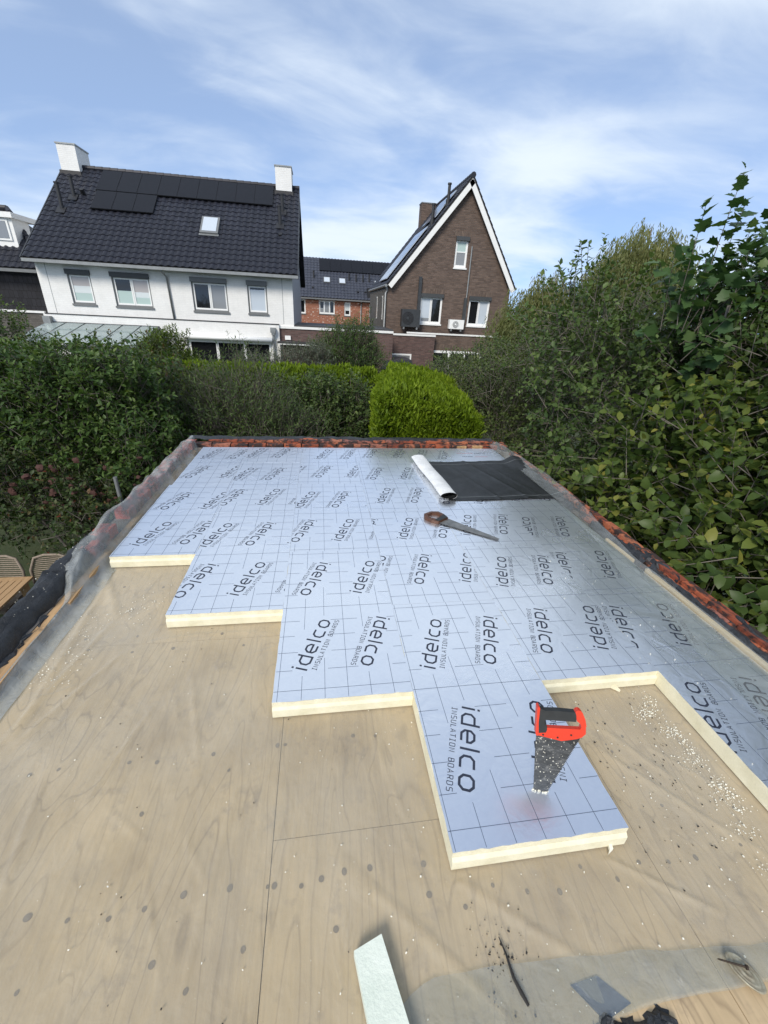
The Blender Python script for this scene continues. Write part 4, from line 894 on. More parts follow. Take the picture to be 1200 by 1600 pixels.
Z_ = DZ + .0035 + np.where(U_b, 0, np.minimum(1.5 * Z_, .024) + .0014 * np.sin(X_ * 23 + Y_ * 7) * np.sin(Y_ * 17 - X_ * 5) + .0006 * np.sin(X_ * 71 + 3 * np.sin(Y_ * 19)))
me = D.meshes.new('film'); V = np.stack([X_, Y_, Z_], -1).reshape(-1, 3) - np.array([.8, .4, DZ]); q = (np.arange(ny - 1)[:, None] * nx + np.arange(nx - 1)[None]).ravel(); Q = np.stack([q, q + 1, q + nx + 1, q + nx], 1).astype(np.int32)
me.vertices.add(len(V)); me.vertices.foreach_set('co', V.astype(np.float32).ravel()); me.loops.add(Q.size); me.loops.foreach_set('vertex_index', Q.ravel()); me.polygons.add(len(Q)); me.polygons.foreach_set('loop_start', np.arange(0, Q.size, 4, dtype=np.int32)); me.polygons.foreach_set('loop_total', np.full(len(Q), 4, np.int32)); me.polygons.foreach_set('use_smooth', np.ones(len(Q), bool)); me.materials.append(M['film']); me.update(calc_edges=True)
o = D.objects.new('vapour_film', me); COL.objects.link(o); o.location = (.8, .4, DZ); ORG[o.name] = Vector(o.location); tagit(o, 'clear plastic film lying wrinkled over the plywood deck under the boards', 'plastic film')
f2 = MB(); P = []
for i in range(60):
    x = .93 + (2.9 - .93) * i / 59; a, b_ = front(x) - .004, front2(x) + .002 * math.sin(x * 31); row = []
    for j in range(9):
        t = j / 8; row.append((x + .005 * math.sin(t * 9 + x * 14), a + (b_ - a) * t, DZ + .008 + .006 * math.sin(math.pi * t) * (1 + .7 * math.sin(x * 19)) + .003 * math.sin(x * 43 + t * 6)))
    P.append(row)
f2.grid(P); solo('film_fold', f2, 'film3', 'folded back milky plastic hem at the bottom right, beside the bare plywood', 'plastic film', (1.9, -.3, DZ), smooth=True)
# left film, draped from the deck over the brick edge
lf = MB(); P = []; r = np.random.default_rng(77)
for j in range(150):
    y = -1.0 + (4.22 + 1.0) * j / 149; k = float(np.interp(y, [1.36, 1.78], [0, 1])); k = k * k * (3 - 2 * k); row = []
    hump = .03 + .035 * math.sin(y * 3.1 + .6) * k + .016 * math.sin(y * 9.3); back = float(np.interp(y, [3.6, 4.2], [1, .35])); prof = [(-.48, DZ + .006), (-.515, DZ + .012), (-.545, -.055), (-.57, -.03)]
    up = [(-.595, .01), (-.612, .052 + hump * .5), (-.632, .066 + hump * back), (-.658, .062 + hump * back * .9), (-.690, .056 + hump * .5 * back), (-.718, .050), (-.742, .028)]
    lowp = [(-.565, -.034), (-.568, -.036), (-.571, -.037), (-.574, -.0375), (-.577, -.038), (-.58, -.0385), (-.583, -.039)]
    full = prof + [(a[0] * (1 - k) + b[0] * k, a[1] * (1 - k) + b[1] * k) for a, b in zip(lowp, up)]
    # resample for wrinkles
    for q in range(len(full) - 1):
        for s_ in (0, .33, .66):
            a, b = full[q], full[q + 1]; t = q + s_; am = .007 * k + .0015
            row.append((a[0] + (b[0] - a[0]) * s_ + am * math.sin(y * 26 + t * 1.7) * math.sin(y * 7 + t), y, a[1] + (b[1] - a[1]) * s_ + am * 1.2 * math.sin(y * 19 - t * 1.3 + 2 * math.sin(y * 4)) + .004 * k * math.sin(y * 51 + t * 2.2)))
    P.append(row)
lf.grid(P); solo('vapour_film', lf, 'film2', 'milky plastic film draped over the brick edge on the left', 'plastic film', (-.6, 2.2, -.05), smooth=True)
# right film, lying over the board edges and up to the broken bricks
rf = MB(); P = []
for j in range(130):
    y = -.7 + (4.24 + .7) * j / 129; xi = float(np.interp(y, [-.7, .54, .84, 1.24, 1.78, 2.45, 3.15, 4.24], [2.62, 2.69, 2.71, 2.74, 2.83, 2.92, 2.93, 2.90])) + .012 * math.sin(y * 8) ; xo = float(np.interp(y, [-.7, 1.0, 1.5, 2.0, 2.4, 3.0, 3.6, 4.24], [2.99, 2.97, 2.96, 3.0, 3.06, 3.10, 3.08, 3.03])); row = []
    zo = float(np.interp(y, [-.7, 1.0, 1.5, 2.0, 2.4, 3.0, 4.24], [.02, .026, .03, .05, .062, .066, .055]))
    for i in range(22):
        t = i / 21; x = xi + (xo - xi) * t; z = .005 + .014 * math.exp(-((x - 2.90) / .05) ** 2) * (1 + .6 * math.sin(y * 7)) + max(0, (x - 2.93) / max(.01, xo - 2.93)) * zo if xo > 2.94 else .005
        z += .0035 * math.sin(y * 33 + i * .8) * math.sin(math.pi * t) + .003 * math.sin(y * 14 - i * .5) * t + (.004 if i == 0 else 0)
        row.append((x, y, max(z, .003)))
    P.append(row)
rf.grid(P); solo('vapour_film', rf, 'film3', 'milky plastic film lying over the right edge of the boards along the orange bricks', 'plastic film', (2.85, 2, .03), smooth=True)

# ------------------------------------------------------------------ things lying on the roof
# upright saw: blade plane runs along X, slightly leaning
def upright_saw():
    t = thing('hand_saw', 'red and black handled saw standing upright, its blade stuck in a foil board', 'saw', (1.56, .155, 0))
    O = Vector((1.5369, .1604, 0)); ex = Vector((.9537, -.3007, 0)); ez = Vector((.0976, .3097, .9458)); ny = ez.cross(ex).normalized()
    def W2(p, n=0): return O + ex * p[0] + ez * p[1] + ny * n
    def ring(poly, th_, mb): mb.prism([W2(p, th_ / 2) for p in poly], -ny * th_)
    bl = MB(); ring([(.012, -.06), (.032, -.06), (.0446, 0), (.1204, .2178), (.0625, .2060), (.0175, .2095), (-.0196, .2111), (-.0137, .1398), (.0007, 0)], .0012, bl); part('blade', bl, 'blade', t)
    th = MB(); nT = 38; p = lambda q: Vector((.0446 + .0758 * q, .2178 * q))
    for i in range(nT):
        a, c = p(i / nT), p((i + 1) / nT); m_ = (a + c) / 2 + Vector((.0040, -.0014)); ring([tuple(a), tuple(m_), tuple(c)], .001, th)
    part('saw_teeth', th, 'blade', t)
    r = MB()
    ring([(-.0197, .2111), (-.0242, .2156), (-.0324, .3122), (-.0268, .3176), (-.0233, .3104), (-.0213, .261), (-.0149, .2157)], .026, r)
    ring([(-.0197, .2115), (-.0156, .2206), (.0085, .2268), (.0094, .2440), (.116, .2585), (.1183, .2723), (.1319, .275), (.1358, .2457), (.1248, .2304), (.1104, .2222), (.0625, .2053), (.0175, .2088)], .018, r)
    ring([(.0908, .3163), (.095, .323), (.1008, .3259), (.1072, .3247), (.1143, .319), (.1264, .2968), (.1335, .2735), (.1172, .2700), (.1129, .2794), (.1008, .2870), (.0947, .3047)], .021, r)
    rp = part('handle', r, 'redplastic', t)
    g_ = MB(); ring([(-.0266, .3162), (-.0193, .3094), (-.006, .3049), (.0341, .3118), (.0914, .3164), (.0962, .305), (.0985, .2840), (.04, .2770), (-.0005, .2720), (-.0018, .2584), (.0082, .2507), (.0102, .2368), (.0078, .2274), (-.0157, .2213), (-.0219, .2609)], .022, g_); part('grip', g_, 'rubber', rp)
    sc = MB()
    for a in ((.0006, .2170), (.0486, .2160), (.0902, .2330)): sc.tube([W2(a, .0100), W2(a, -.0100)], .0035, 8)
    part('rivet', sc, 'black', rp)
    bk = MB(); ring([(.0626, .2043), (.1104, .2218), (.1249, .2294), (.121, .2143), (.1069, .1828), (.0887, .1988)], .0030, bk); part('blade_shoulder', bk, 'rubber', t)
    d = MB(); rr = np.random.default_rng(5)
    for i in range(46):
        c = W2((rr.uniform(-.004, .05), rr.uniform(0, .004)), rr.choice([-1, 1]) * rr.uniform(.001, .005)); q = rr.uniform(.0006, .0018); d.obox(c, (1, .2, 0), (-.2, 1, .3), (0, -.3, 1), q, q, q)
    for i in range(60):
        q_ = rr.uniform(0, 1) ** .6; lo = .0009 - .020 * q_; hi = .0447 + .0758 * q_; c = W2((rr.uniform(lo, hi), q_ * .205), -.0012); q = rr.uniform(.0005, .0013); d.obox(c, (1, .2, 0), (-.2, 1, .3), (0, -.3, 1), q, q, q)
    part('foam_dust', d, 'crumb', t, kind='stuff')
SAW_H = .235
upright_saw()
def old_saw():
    t = thing('hand_saw', 'old brown handled saw lying flat on the foil boards in front of the membrane roll', 'saw', (1.85, 2.15, 0))
    A = Vector((1.72, 2.265, .012)); B = Vector((2.105, 1.872, .008)); d = (B - A).normalized(); n = Vector((-d.y, d.x, 0))
    def q(a, b, z): return (A.x + d.x * a + n.x * b, A.y + d.y * a + n.y * b, z)
    L_ = (B - A).length; b = MB(); b.prism([q(.06, .045, .008), q(.08, -.075, .008), q(L_, -.012, .008), q(L_ + .004, .012, .008), q(L_ - .01, .017, .008)], (0, 0, .0014)); part('blade', b, 'oldblade', t)
    th = MB()
    for i in range(60):
        a0 = .08 + (L_ - .08) * i / 60; a1 = .08 + (L_ - .08) * (i + 1) / 60; f = lambda a: -.075 + (a - .08) / (L_ - .08) * .063; th.prism([q(a0, f(a0), .0082), q((a0 + a1) / 2, f(a0) - .004, .0082), q(a1, f(a1), .0082)], (0, 0, .001))
    part('saw_teeth', th, 'oldblade', t)
    O = [(-.075, -.045), (-.055, .035), (-.01, .070), (.045, .062), (.105, .030), (.095, -.02), (.085, -.085), (.03, -.10), (-.04, -.09)]; I = [(-.048, -.036), (-.036, .018), (-.006, .042), (.026, .036), (.05, .012), (.052, -.018), (.046, -.052), (.014, -.068), (-.024, -.062)]
    h = MB()
    for i in range(9): j = (i + 1) % 9; h.prism([q(*O[i], 0), q(*O[j], 0), q(*I[j], 0), q(*I[i], 0)], (0, 0, .026))
    hd = part('handle', h, 'sawwood', t); k = MB()
    for a, b_ in ((.07, .02), (.065, -.03), (.06, -.07)): k.tube([q(a, b_, .0262), q(a, b_, .0285)], .006, 10)
    part('rivet', k, 'alu', hd); k = MB(); k.prism([q(*p, .0262) for p in ((.05, .055), (.103, .028), (.093, -.02), (.085, -.08), (.05, -.085), (.052, -.02))], (0, 0, .003)); part('dark_cheek', k, 'rubber', hd)
old_saw()
def membrane():
    t = thing('membrane_roll', 'partly unrolled black roofing membrane with its white fleece roll', 'membrane roll', (2.4, 3.1, 0))
    # flattened spiral cross-section in the X-Z plane
    sp = []
    for i in range(74):
        a = i / 74 * 3 * 2 * math.pi; r_ = 1 - .16 * a / (2 * math.pi); sp.append((.082 * r_ * math.cos(a - math.pi / 2), .034 * r_ * math.sin(a - math.pi / 2)))
    ys = np.linspace(2.60, 3.66, 24); P = []
    for y in ys:
        cx = 1.935 - (y - 2.60) * .055; P.append([(cx + a + .004 * math.sin(y * 9), y, .040 + b * (1 + .09 * math.sin(y * 5 + a * 20))) for a, b in sp])
    b = MB(); b.grid([[(p[0], p[1], p[2]) for p in r_[:26]] for r_ in P]); part('roll', b, 'fleece', t, smooth=True)
    b = MB(); b.grid([[((p[0] - (1.935 - (r_[0][1] - 2.6) * .055)) * .965 + (1.935 - (r_[0][1] - 2.6) * .055), p[1] + (.0 if 0 else .001), (p[2] - .04) * .93 + .04) for p in r_] for r_ in P]); part('inner_wrap', b, 'epdm', t, smooth=True)
    P = []; nX, nY = 70, 46
    for j in range(nY):
        row = []
        for i in range(nX):
            u, v_ = i / (nX - 1), j / (nY - 1); y = 2.585 + v_ * (1.02 + .03 * u); x0 = 1.93 - (y - 2.6) * .055; x1 = 3.03 + .03 * v_; x = x0 + (x1 - x0) * u
            z = .008 + .0025 * math.sin(x * 17 + y * 5) + .006 * math.exp(-((x - 2.28 - (y - 3.1) * -.28) / .018) ** 2) + .007 * math.exp(-((x - 2.55 - (y - 3.1) * -.30) / .02) ** 2) + .004 * math.exp(-((x - 2.75 + .25 * (y - 3)) / .02) ** 2)
            z += .055 * math.exp(-((x - 2.97) / .07) ** 2) * max(0, (v_ - .55) / .45) ** 1.5; z += max(0, x - 2.95) * .35
            row.append((x, y + .010 * math.sin(x * 5) , z))
        P.append(row)
    b = MB(); b.grid(P); b.grid([[(p[0], p[1], p[2] - .0025) for p in reversed(r_)] for r_ in P]); s_ = part('sheet', b, 'epdm', t, smooth=True)
    for v_ in (.085, .93):
        k = MB(); j = int(v_ * (nY - 1)); k.grid([[(p[0], p[1] - .003, p[2] + .0008) for p in P[j]], [(p[0], p[1] + .003, p[2] + .0008) for p in P[j]]]); part('edge_line', k, 'zinc', s_)
membrane()
def slab(poly, z, h): b = MB(); b.prism([(p[0], p[1], z) for p in poly], (0, 0, h)); return b
zf = DZ + .008
oc = slab([(.885, -.152), (.962, -.128), (1.052, -.46), (.945, -.47)], zf, .034); solo('foam_offcut', oc, 'offcut', 'pale green white strip of foam lying on the deck at the bottom edge', 'foam offcut', (.96, -.25, zf))
solo('foam_offcut', slab([(1.725, -.022), (1.748, -.012), (1.752, .0), (1.742, .004), (1.735, -.012)], zf, .012), 'crumb', 'tiny bent foam scrap in front of the board with the upright saw', 'foam offcut', (1.74, -.01, zf))
solo('foam_offcut', slab([(2.15, .615), (2.19, .625), (2.195, .575)], zf, .014), 'foam', 'small foam wedge at the back of the square cut-out', 'foam offcut', (2.18, .6, zf))
cb = MB(); cb.tube([(1.290, -.165, zf + .003), (1.296, -.20, zf + .004), (1.298, -.245, zf + .004), (1.308, -.275, zf + .003), (1.316, -.297, zf + .003)], [.0012, .003, .0045, .0055, .004], 6); solo('bitumen_scrap', cb, 'grit', 'thin black bitumen sliver on the film near the bottom', 'bitumen scrap', (1.3, -.23, zf))
solo('slate_patch', slab([(1.445, -.275), (1.525, -.268), (1.585, -.325), (1.50, -.345)], DZ + .0006, .003), 'patch', 'slate blue square patch showing through the milky film at the bottom right', 'patch', (1.51, -.3, DZ))
bs = MB(); lump(bs, 0, .05, 0, .24, 0, .012, 26, 6, .006, 41, .006); bs.v = [(1.465 + p[1] * .87, -.396 + p[0] + .02 * math.sin(p[1] * 40) * .3, DZ + .001 + p[2]) for p in bs.v]; solo('bitumen_scrap', bs, 'bitumen', 'ragged black bitumen strip on bare plywood at the bottom edge', 'bitumen scrap', (1.55, -.39, DZ))
def washer():
    t = thing('roofing_plate', 'weathered oval metal plate with a rusty screw through it on the milky hem', 'roofing plate', (1.925, -.318, zf))
    b = MB(); rot = math.radians(-62); c, s_ = math.cos(rot), math.sin(rot); rows = []
    for rr, zz_ in ((1.0, 0), (.97, .0035), (.90, .004), (.82, .0022), (.70, .0045), (.62, .005), (.5, .0028), (.38, .006), (.25, .007), (.12, .004), (.02, .004)):
        rows.append([(1.925 + (a_ * c - b_ * s_), -.318 + (a_ * s_ + b_ * c), zf + .012 + zz_) for a_, b_ in [(.046 * rr * math.cos(q), .025 * rr * math.sin(q)) for q in np.linspace(0, 2 * math.pi, 33)]])
    b.grid(rows); part('plate', b, 'plate', t, smooth=True)
    k = MB(); k.tube([(1.868, -.286, zf + .016), (1.872, -.288, zf + .018), (1.926, -.312, zf + .026)], [.0006, .0022, .0026], 8); k.tube([(1.926, -.312, zf + .026), (1.931, -.314, zf + .027)], [.006, .005], 10); part('screw', k, 'rust', t)
washer()
def crumbs(name, label, cat, n, gen, mat, size, kind_z=None, seed=3):
    r = np.random.default_rng(seed); b = MB()
    for i in range(n):
        x, y, z = gen(r); q = size[0] + (size[1] - size[0]) * r.uniform() ** 2.2; a = r.uniform(0, 6.28); e = q * r.uniform(.35, .9); b.obox((x, y, z + q * .4), (math.cos(a), math.sin(a), 0), (-math.sin(a), math.cos(a), .2), (0, -.2, 1), q, e, q * .4)
    return solo(name, b, mat, label, cat, (1, 0, 0), kind='stuff')
def on_board(x, y): return any(b[1] < x < b[2] and b[3] < y < b[4] for b in BOARDS)
CLU = [(2.26, .46, .035, .020), (2.32, .52, .02, .03), (2.30, .36, .028, .018), (2.33, .30, .018, .03), (2.29, .24, .03, .022), (2.32, .14, .025, .02), (2.31, .08, .03, .028), (2.27, -.01, .035, .018), (2.33, .40, .012, .12), (2.25, -.13, .04, .03), (2.2, .2, .09, .25)]; CLP = np.array([.14, .06, .12, .06, .12, .10, .12, .07, .08, .05, .08])
def gw(r):
    while True:
        k = r.uniform()
        if k < .46: t = r.uniform() ; q_ = CLU[r.choice(len(CLU), p=CLP)]; x = q_[0] + r.normal(0, q_[2]) - .02; y = q_[1] + r.normal(0, q_[3])
        elif k < .56: x = r.normal(-.40, .05); y = r.uniform(.85, 1.35)
        elif k < .62: x = r.normal(-.2, .06); y = r.normal(1.35, .07)
        else: x, y = r.uniform(-.5, 2.9), r.uniform(-.35, 1.7); x = x if r.uniform() < .5 else r.uniform(.7, 2.3)
        if not on_board(x, y) and x < 2.38 and y > front(x) and x > -.52: return x, y, zf - .001
crumbs('foam_crumbs', 'white foam crumbs scattered over the film on the deck', 'foam crumbs', 1700, gw, 'crumb', (.0005, .0028))
def gb(r):
    while True:
        x = r.uniform(2.0, 2.9); y = r.uniform(.02, 2.0)
        if on_board(x, y) and r.uniform() < (x - 1.95) and (y < 1.6 or r.uniform() < .2): return x, y, .0015 if x < 2.68 else .012
crumbs('foam_crumbs', 'white foam flecks on the dark reflecting boards at the right', 'foam crumbs', 170, gb, 'crumb', (.0006, .0026), seed=5)
def gk(r):
    while True:
        k = r.uniform()
        if k < .45: x, y = r.uniform(1.82, 2.3), r.uniform(-.1, .55)
        elif k < .7: x, y = r.normal(1.28, .05), r.normal(-.22, .06)
        else: x, y = r.uniform(-.45, 2.2), r.uniform(-.4, 1.6)
        if not on_board(x, y): return x, y, zf - .001
crumbs('bitumen_grit', 'black bitumen grit scattered over the deck', 'grit', 380, gk, 'grit', (.0005, .0032), seed=9)
def gl_(r): return r.uniform(-.78, -.65), r.uniform(.2, 2.0), .045 + r.uniform(-.01, .012)
crumbs('foam_crumbs', 'white flecks on the black bitumen along the left edge', 'foam crumbs', 150, gl_, 'crumb', (.0010, .0030), seed=11)

# ------------------------------------------------------------------ garden furniture at the left
def table():
    t = thing('garden_table', 'slatted teak garden table below the left roof edge', 'table', (-3.65, 3.6, G)); z = -1.95; x0, x1, y0, y1 = -4.3, -3.04, 2.6, 4.56
    me = bx(-.5, .5, -.5, .5, -.5, .5).mesh('slat', 'teak')
    n = 14; wd = (x1 - x0 - .16) / n
    for i in range(n): inst('slat', me, Matrix.Translation((x0 + .08 + wd * (i + .5), (y0 + y1) / 2, z - .012)) @ Matrix.Diagonal((wd - .010, y1 - y0 - .17, .022, 1)), t)
    f = MB(); f.box(x0, x0 + .075, y0, y1, z - .03, z); f.box(x1 - .075, x1, y0, y1, z - .03, z); f.box(x0 + .077, x1 - .077, y0, y0 + .08, z - .03, z); f.box(x0 + .077, x1 - .077, y1 - .08, y1, z - .03, z); part('frame', f, 'teak', t)
    for a in (x0 + .05, x1 - .12):
        for b in (y0 + .05, y1 - .12): part('leg', bx(a, a + .07, b, b + .07, G, z - .031), 'teak', t)
table()
def chair(x, y, label):
    t = thing('wicker_chair', label, 'chair', (x, y, G), 'wicker chairs at the garden table'); w_ = .27; zs = G + .36
    pts = [(x - w_, y + .02, zs), (x - w_ - .01, y + .06, zs + .3), (x - w_ * .8, y + .1, zs + .47), (x - w_ * .35, y + .12, zs + .505), (x + w_ * .35, y + .12, zs + .505), (x + w_ * .8, y + .1, zs + .47), (x + w_ + .01, y + .06, zs + .3), (x + w_, y + .02, zs)]
    b = MB(); b.tube(pts, .018, 8); part('back_frame', b, 'wicker', t, smooth=True)
    sl_ = MB()
    for i in range(15):
        zz_ = zs + .05 + i * .029; hw = w_ * (1 if zz_ < zs + .32 else 1 - ((zz_ - zs - .32) / .19) ** 2 * .6); yy = y + .02 + (zz_ - zs) * .2; sl_.tube([(x - hw, yy, zz_), (x, yy + .03, zz_), (x + hw, yy, zz_)], .009, 5)
    part('woven_back', sl_, 'wicker', t); part('seat', bx(x - w_, x + w_, y - .45, y + .03, zs - .05, zs), 'wicker', t)
    for a in (-w_ + .01, w_ - .05):
        for c in (-.44, -.02): part('leg', bx(x + a, x + a + .04, y + c, y + c + .04, G, zs - .051), 'wicker', t)
chair(-2.98, 4.80, 'brown wicker chair nearer the black bitumen edge, its rounded back fully in view')
chair(-3.64, 4.80, 'brown wicker chair cut off by the left edge of the picture behind the teak table')
p = MB(); p.tube([(-1.93, 5.0, G), (-1.93, 5.0, -.70)], .026, 10); solo('garden_post', p, 'zinc', 'thin grey post standing in front of the dark laurel', 'post', (-1.93, 5.0, G))
t = thing('garden_shed', 'dark grey garden shed roof showing above the bright hedge before the gabled house', 'shed', (4.5, 20.5, G))
w = MB(); w.box(3.8, 5.2, 20.0, 21.2, G, -1.0); part('wall', w, 'dkgrey', t); b = MB(); b.prism([(3.65, 19.85, -1.0), (5.35, 19.85, -1.0), (5.15, 19.85, -.56), (3.95, 19.85, -.62)], (0, 1.5, 0)); part('roof', b, 'dkgrey', t)

# ------------------------------------------------------------------ vegetation
def tri_mesh(name, V, T, mat, tint, org, smooth=True):
    me = D.meshes.new(name); nv, ntr = len(V), len(T); V = (V - np.array(org)).astype(np.float32)
    me.vertices.add(nv); me.vertices.foreach_set('co', V.ravel()); me.loops.add(ntr * 3); me.loops.foreach_set('vertex_index', T.astype(np.int32).ravel())
    me.polygons.add(ntr); me.polygons.foreach_set('loop_start', np.arange(0, ntr * 3, 3, dtype=np.int32)); me.polygons.foreach_set('loop_total', np.full(ntr, 3, np.int32))
    if smooth: me.polygons.foreach_set('use_smooth', np.ones(ntr, bool))
    a = me.attributes.new('tint', 'FLOAT', 'POINT'); a.data.foreach_set('value', tint.astype(np.float32)); me.materials.append(M[mat]); me.update(calc_edges=True); return me
def nrm(a): return a / np.maximum(np.linalg.norm(a, axis=-1, keepdims=True), 1e-9)
# leaf shapes in (along, across, up), unit length
def T_oval(wd=.30, fold=.10, droop=.10):
    v = [(0, 0, 0), (.34, wd, fold), (.72, wd * .78, fold * .6 - droop * .5), (1, 0, -droop), (.72, -wd * .78, fold * .6 - droop * .5), (.34, -wd, fold), (.36, 0, 0), (.72, 0, -droop * .4)]
    f = [(0, 6, 1), (6, 7, 2), (6, 2, 1), (7, 3, 2), (0, 5, 6), (6, 5, 4), (6, 4, 7), (7, 4, 3)]; return np.array(v), np.array(f)
def T_lance(wd=.12, fold=.05): return np.array([(0, 0, 0), (.45, wd, fold), (1, 0, -.08), (.45, -wd, fold), (.45, 0, 0)]), np.array([(0, 4, 1), (4, 2, 1), (0, 3, 4), (4, 3, 2)])
def T_lobed():
    o = [(0, 0), (.10, .16), (.06, .42), (.26, .34), (.40, .58), (.52, .36), (.66, .40), (.74, .22), (1.0, 0.0)]
    pts = o + [(x, -y) for x, y in reversed(o[1:-1])]; v = [(.38, 0, .0)] + [(x, y, .10 * abs(y) * 2 - .12 * x * x) for x, y in pts]; n = len(pts)
    return np.array(v), np.array([(0, 1 + i, 1 + (i + 1) % n) for i in range(n)])
def T_spray(): return np.array([(0, .07, 0), (0, -.07, 0), (.55, .16, .02), (.55, -.16, -.02), (1, 0, .03)]), np.array([(0, 1, 2), (1, 3, 2), (2, 3, 4)])
def place_leaves(P, A, Nn, S_, tint, tmpl):
    tv, tf = tmpl; A = nrm(A); Nn = nrm(Nn - A * (Nn * A).sum(1, keepdims=True)); B = np.cross(Nn, A)
    V = P[:, None, :] + S_[:, None, None] * (tv[None, :, 0:1] * A[:, None, :] + tv[None, :, 1:2] * B[:, None, :] + tv[None, :, 2:3] * Nn[:, None, :])
    T = tf[None] + (np.arange(len(P)) * len(tv))[:, None, None]; return V.reshape(-1, 3), T.reshape(-1, 3), np.repeat(tint, len(tv))
def twig_tris(P0, P1, r):
    d = nrm(P1 - P0); a = nrm(np.cross(d, np.array([.3, .2, .9]))); b = np.cross(d, a); V = []
    for k in range(3):
        w_ = 2.094 * k; V.append(P0 + r[:, None] * (a * math.cos(w_) + b * math.sin(w_)))
    for k in range(3):
        w_ = 2.094 * k; V.append(P1 + .4 * r[:, None] * (a * math.cos(w_) + b * math.sin(w_)))
    V = np.stack(V, 1); f = np.array([(0, 1, 4), (0, 4, 3), (1, 2, 5), (1, 5, 4), (2, 0, 3), (2, 3, 5)]); T = f[None] + (np.arange(len(P0)) * 6)[:, None, None]; return V.reshape(-1, 3), T.reshape(-1, 3)
CAMP = np.array(cam.matrix_world.translation)
def shrub(name, label, cat, base, blobs, n_shoots, per, ln, lsize, tmpl, mat, seed, up=.45, spread=.8, leaders=None, stems=5, bark='bark', singles=0, fill=.25, group=None, droop=.15, rmin=.45, stem_r=.03, tint_pow=1.0):
    r = np.random.default_rng(seed); bl = np.array(blobs, float); wt = bl[:, 3] * bl[:, 4] * bl[:, 5]; wt = wt ** .8; wt /= wt.sum()
    k = r.choice(len(bl), n_shoots, p=wt); dirs = nrm(r.normal(size=(n_shoots, 3)) + np.array([0, 0, .25])); rad = rmin + (1 - rmin) * r.uniform(size=n_shoots) ** .6; nf = int(n_shoots * fill); rad[:nf] *= r.uniform(.3, .9, nf)
    C0 = bl[k, :3]; E = bl[k, 3:6]; lump_ = 1 + .16 * np.sin(dirs[:, 0] * 5 + seed + k) * np.sin(dirs[:, 1] * 4 + 1.3 * seed) + .10 * np.sin(dirs[:, 2] * 9 + seed)
    Pst = C0 + dirs * E * (rad * lump_)[:, None]; D0 = nrm(dirs * .7 + np.array([0, 0, up]) + r.normal(size=(n_shoots, 3)) * .45); Ln = ln * r.uniform(.55, 1.3, n_shoots)
    if leaders is not None:
        lp = np.array([q[:3] for q in leaders], float); ld = nrm(np.array([q[3:6] for q in leaders], float)); ll = np.array([q[6] for q in leaders], float); Pst = np.r_[Pst, lp]; D0 = np.r_[D0, ld]; Ln = np.r_[Ln, ll]
    n = len(Pst); per_n = np.maximum(3, np.round(per * Ln / ln)).astype(int); idx = np.repeat(np.arange(n), per_n); pos = np.concatenate([(np.arange(q) + .5) / q for q in per_n]); sgn = np.concatenate([np.arange(q) for q in per_n])
    sideb = nrm(np.cross(D0, r.normal(size=(n, 3)))); sidec = np.cross(D0, sideb); ph = r.uniform(0, 6.28, n)[idx] + sgn * 2.4
    side = sideb[idx] * np.cos(ph)[:, None] + sidec[idx] * np.sin(ph)[:, None]
    bend = np.array([0, 0, -1]) * (droop * Ln[idx] * pos ** 2)[:, None]; P = Pst[idx] + D0[idx] * (Ln[idx] * pos)[:, None] + bend
    A = nrm(D0[idx] * (.35 + .5 * pos[:, None]) + side * spread + r.normal(size=P.shape) * .2 + np.array([0, 0, -.12])); Nn = np.array([0, 0, 1.0]) + r.normal(size=P.shape) * .45 + D0[idx] * .2
    S_ = lsize * r.uniform(.6, 1.25, len(P)) * (1 - .35 * (pos > .85)); clumpt = r.uniform(0, 1, n)[idx] ** tint_pow; tint = np.clip(.5 * clumpt + .5 * r.uniform(0, 1, len(P)) - .12 + .25 * (pos > .8), 0, 1)
    t = thing(name, label, cat, base, group)
    og = ORG[t.name]
    if singles:
        dist = np.linalg.norm(P - CAMP, axis=1) / S_; vis = (P - CAMP); zc = vis @ np.array(F_); xc = vis @ np.array(R_) / zc; yc = vis @ np.array(U_) / zc; ok = (zc > .1) & (abs(xc) < .95) & (abs(yc) < 1.25); dist[~ok] = 1e9; order = np.argsort(dist); one, rest = order[:singles], order[singles:]
        tv, tf = tmpl; lm = []
        for q in range(5): lm.append(tri_mesh('leaf', np.array(tv, float), tf, mat, np.full(len(tv), (q + .5) / 5), (0, 0, 0)))
        A1 = nrm(A); N1 = nrm(Nn - A1 * (Nn * A1).sum(1, keepdims=True)); B1 = np.cross(N1, A1)
        for i in one:
            s_ = S_[i]; m4 = Matrix(((A1[i][0] * s_, B1[i][0] * s_, N1[i][0] * s_, P[i][0]), (A1[i][1] * s_, B1[i][1] * s_, N1[i][1] * s_, P[i][1]), (A1[i][2] * s_, B1[i][2] * s_, N1[i][2] * s_, P[i][2]), (0, 0, 0, 1))); inst('leaf', lm[min(4, int(tint[i] * 5))], m4, t)
    else: rest = np.arange(len(P))
    V, T, ti = place_leaves(P[rest], A[rest], Nn[rest], S_[rest], tint[rest], tmpl); o = D.objects.new('foliage', tri_mesh('foliage', V, T, mat, ti, og)); COL.objects.link(o); o.parent = t; o['kind'] = 'stuff'; ORG[o.name] = og
    # twigs
    P1 = Pst + D0 * Ln[:, None] * .92 + np.array([0, 0, -1]) * (droop * Ln * .85)[:, None]; V, T = twig_tris(Pst - D0 * (Ln * .5)[:, None], P1, np.full(n, .0035 + lsize * .018))
    o = D.objects.new('twigs', tri_mesh('twigs', V, T, bark, np.zeros(len(V)), og)); COL.objects.link(o); o.parent = t; o['kind'] = 'stuff'; ORG[o.name] = og
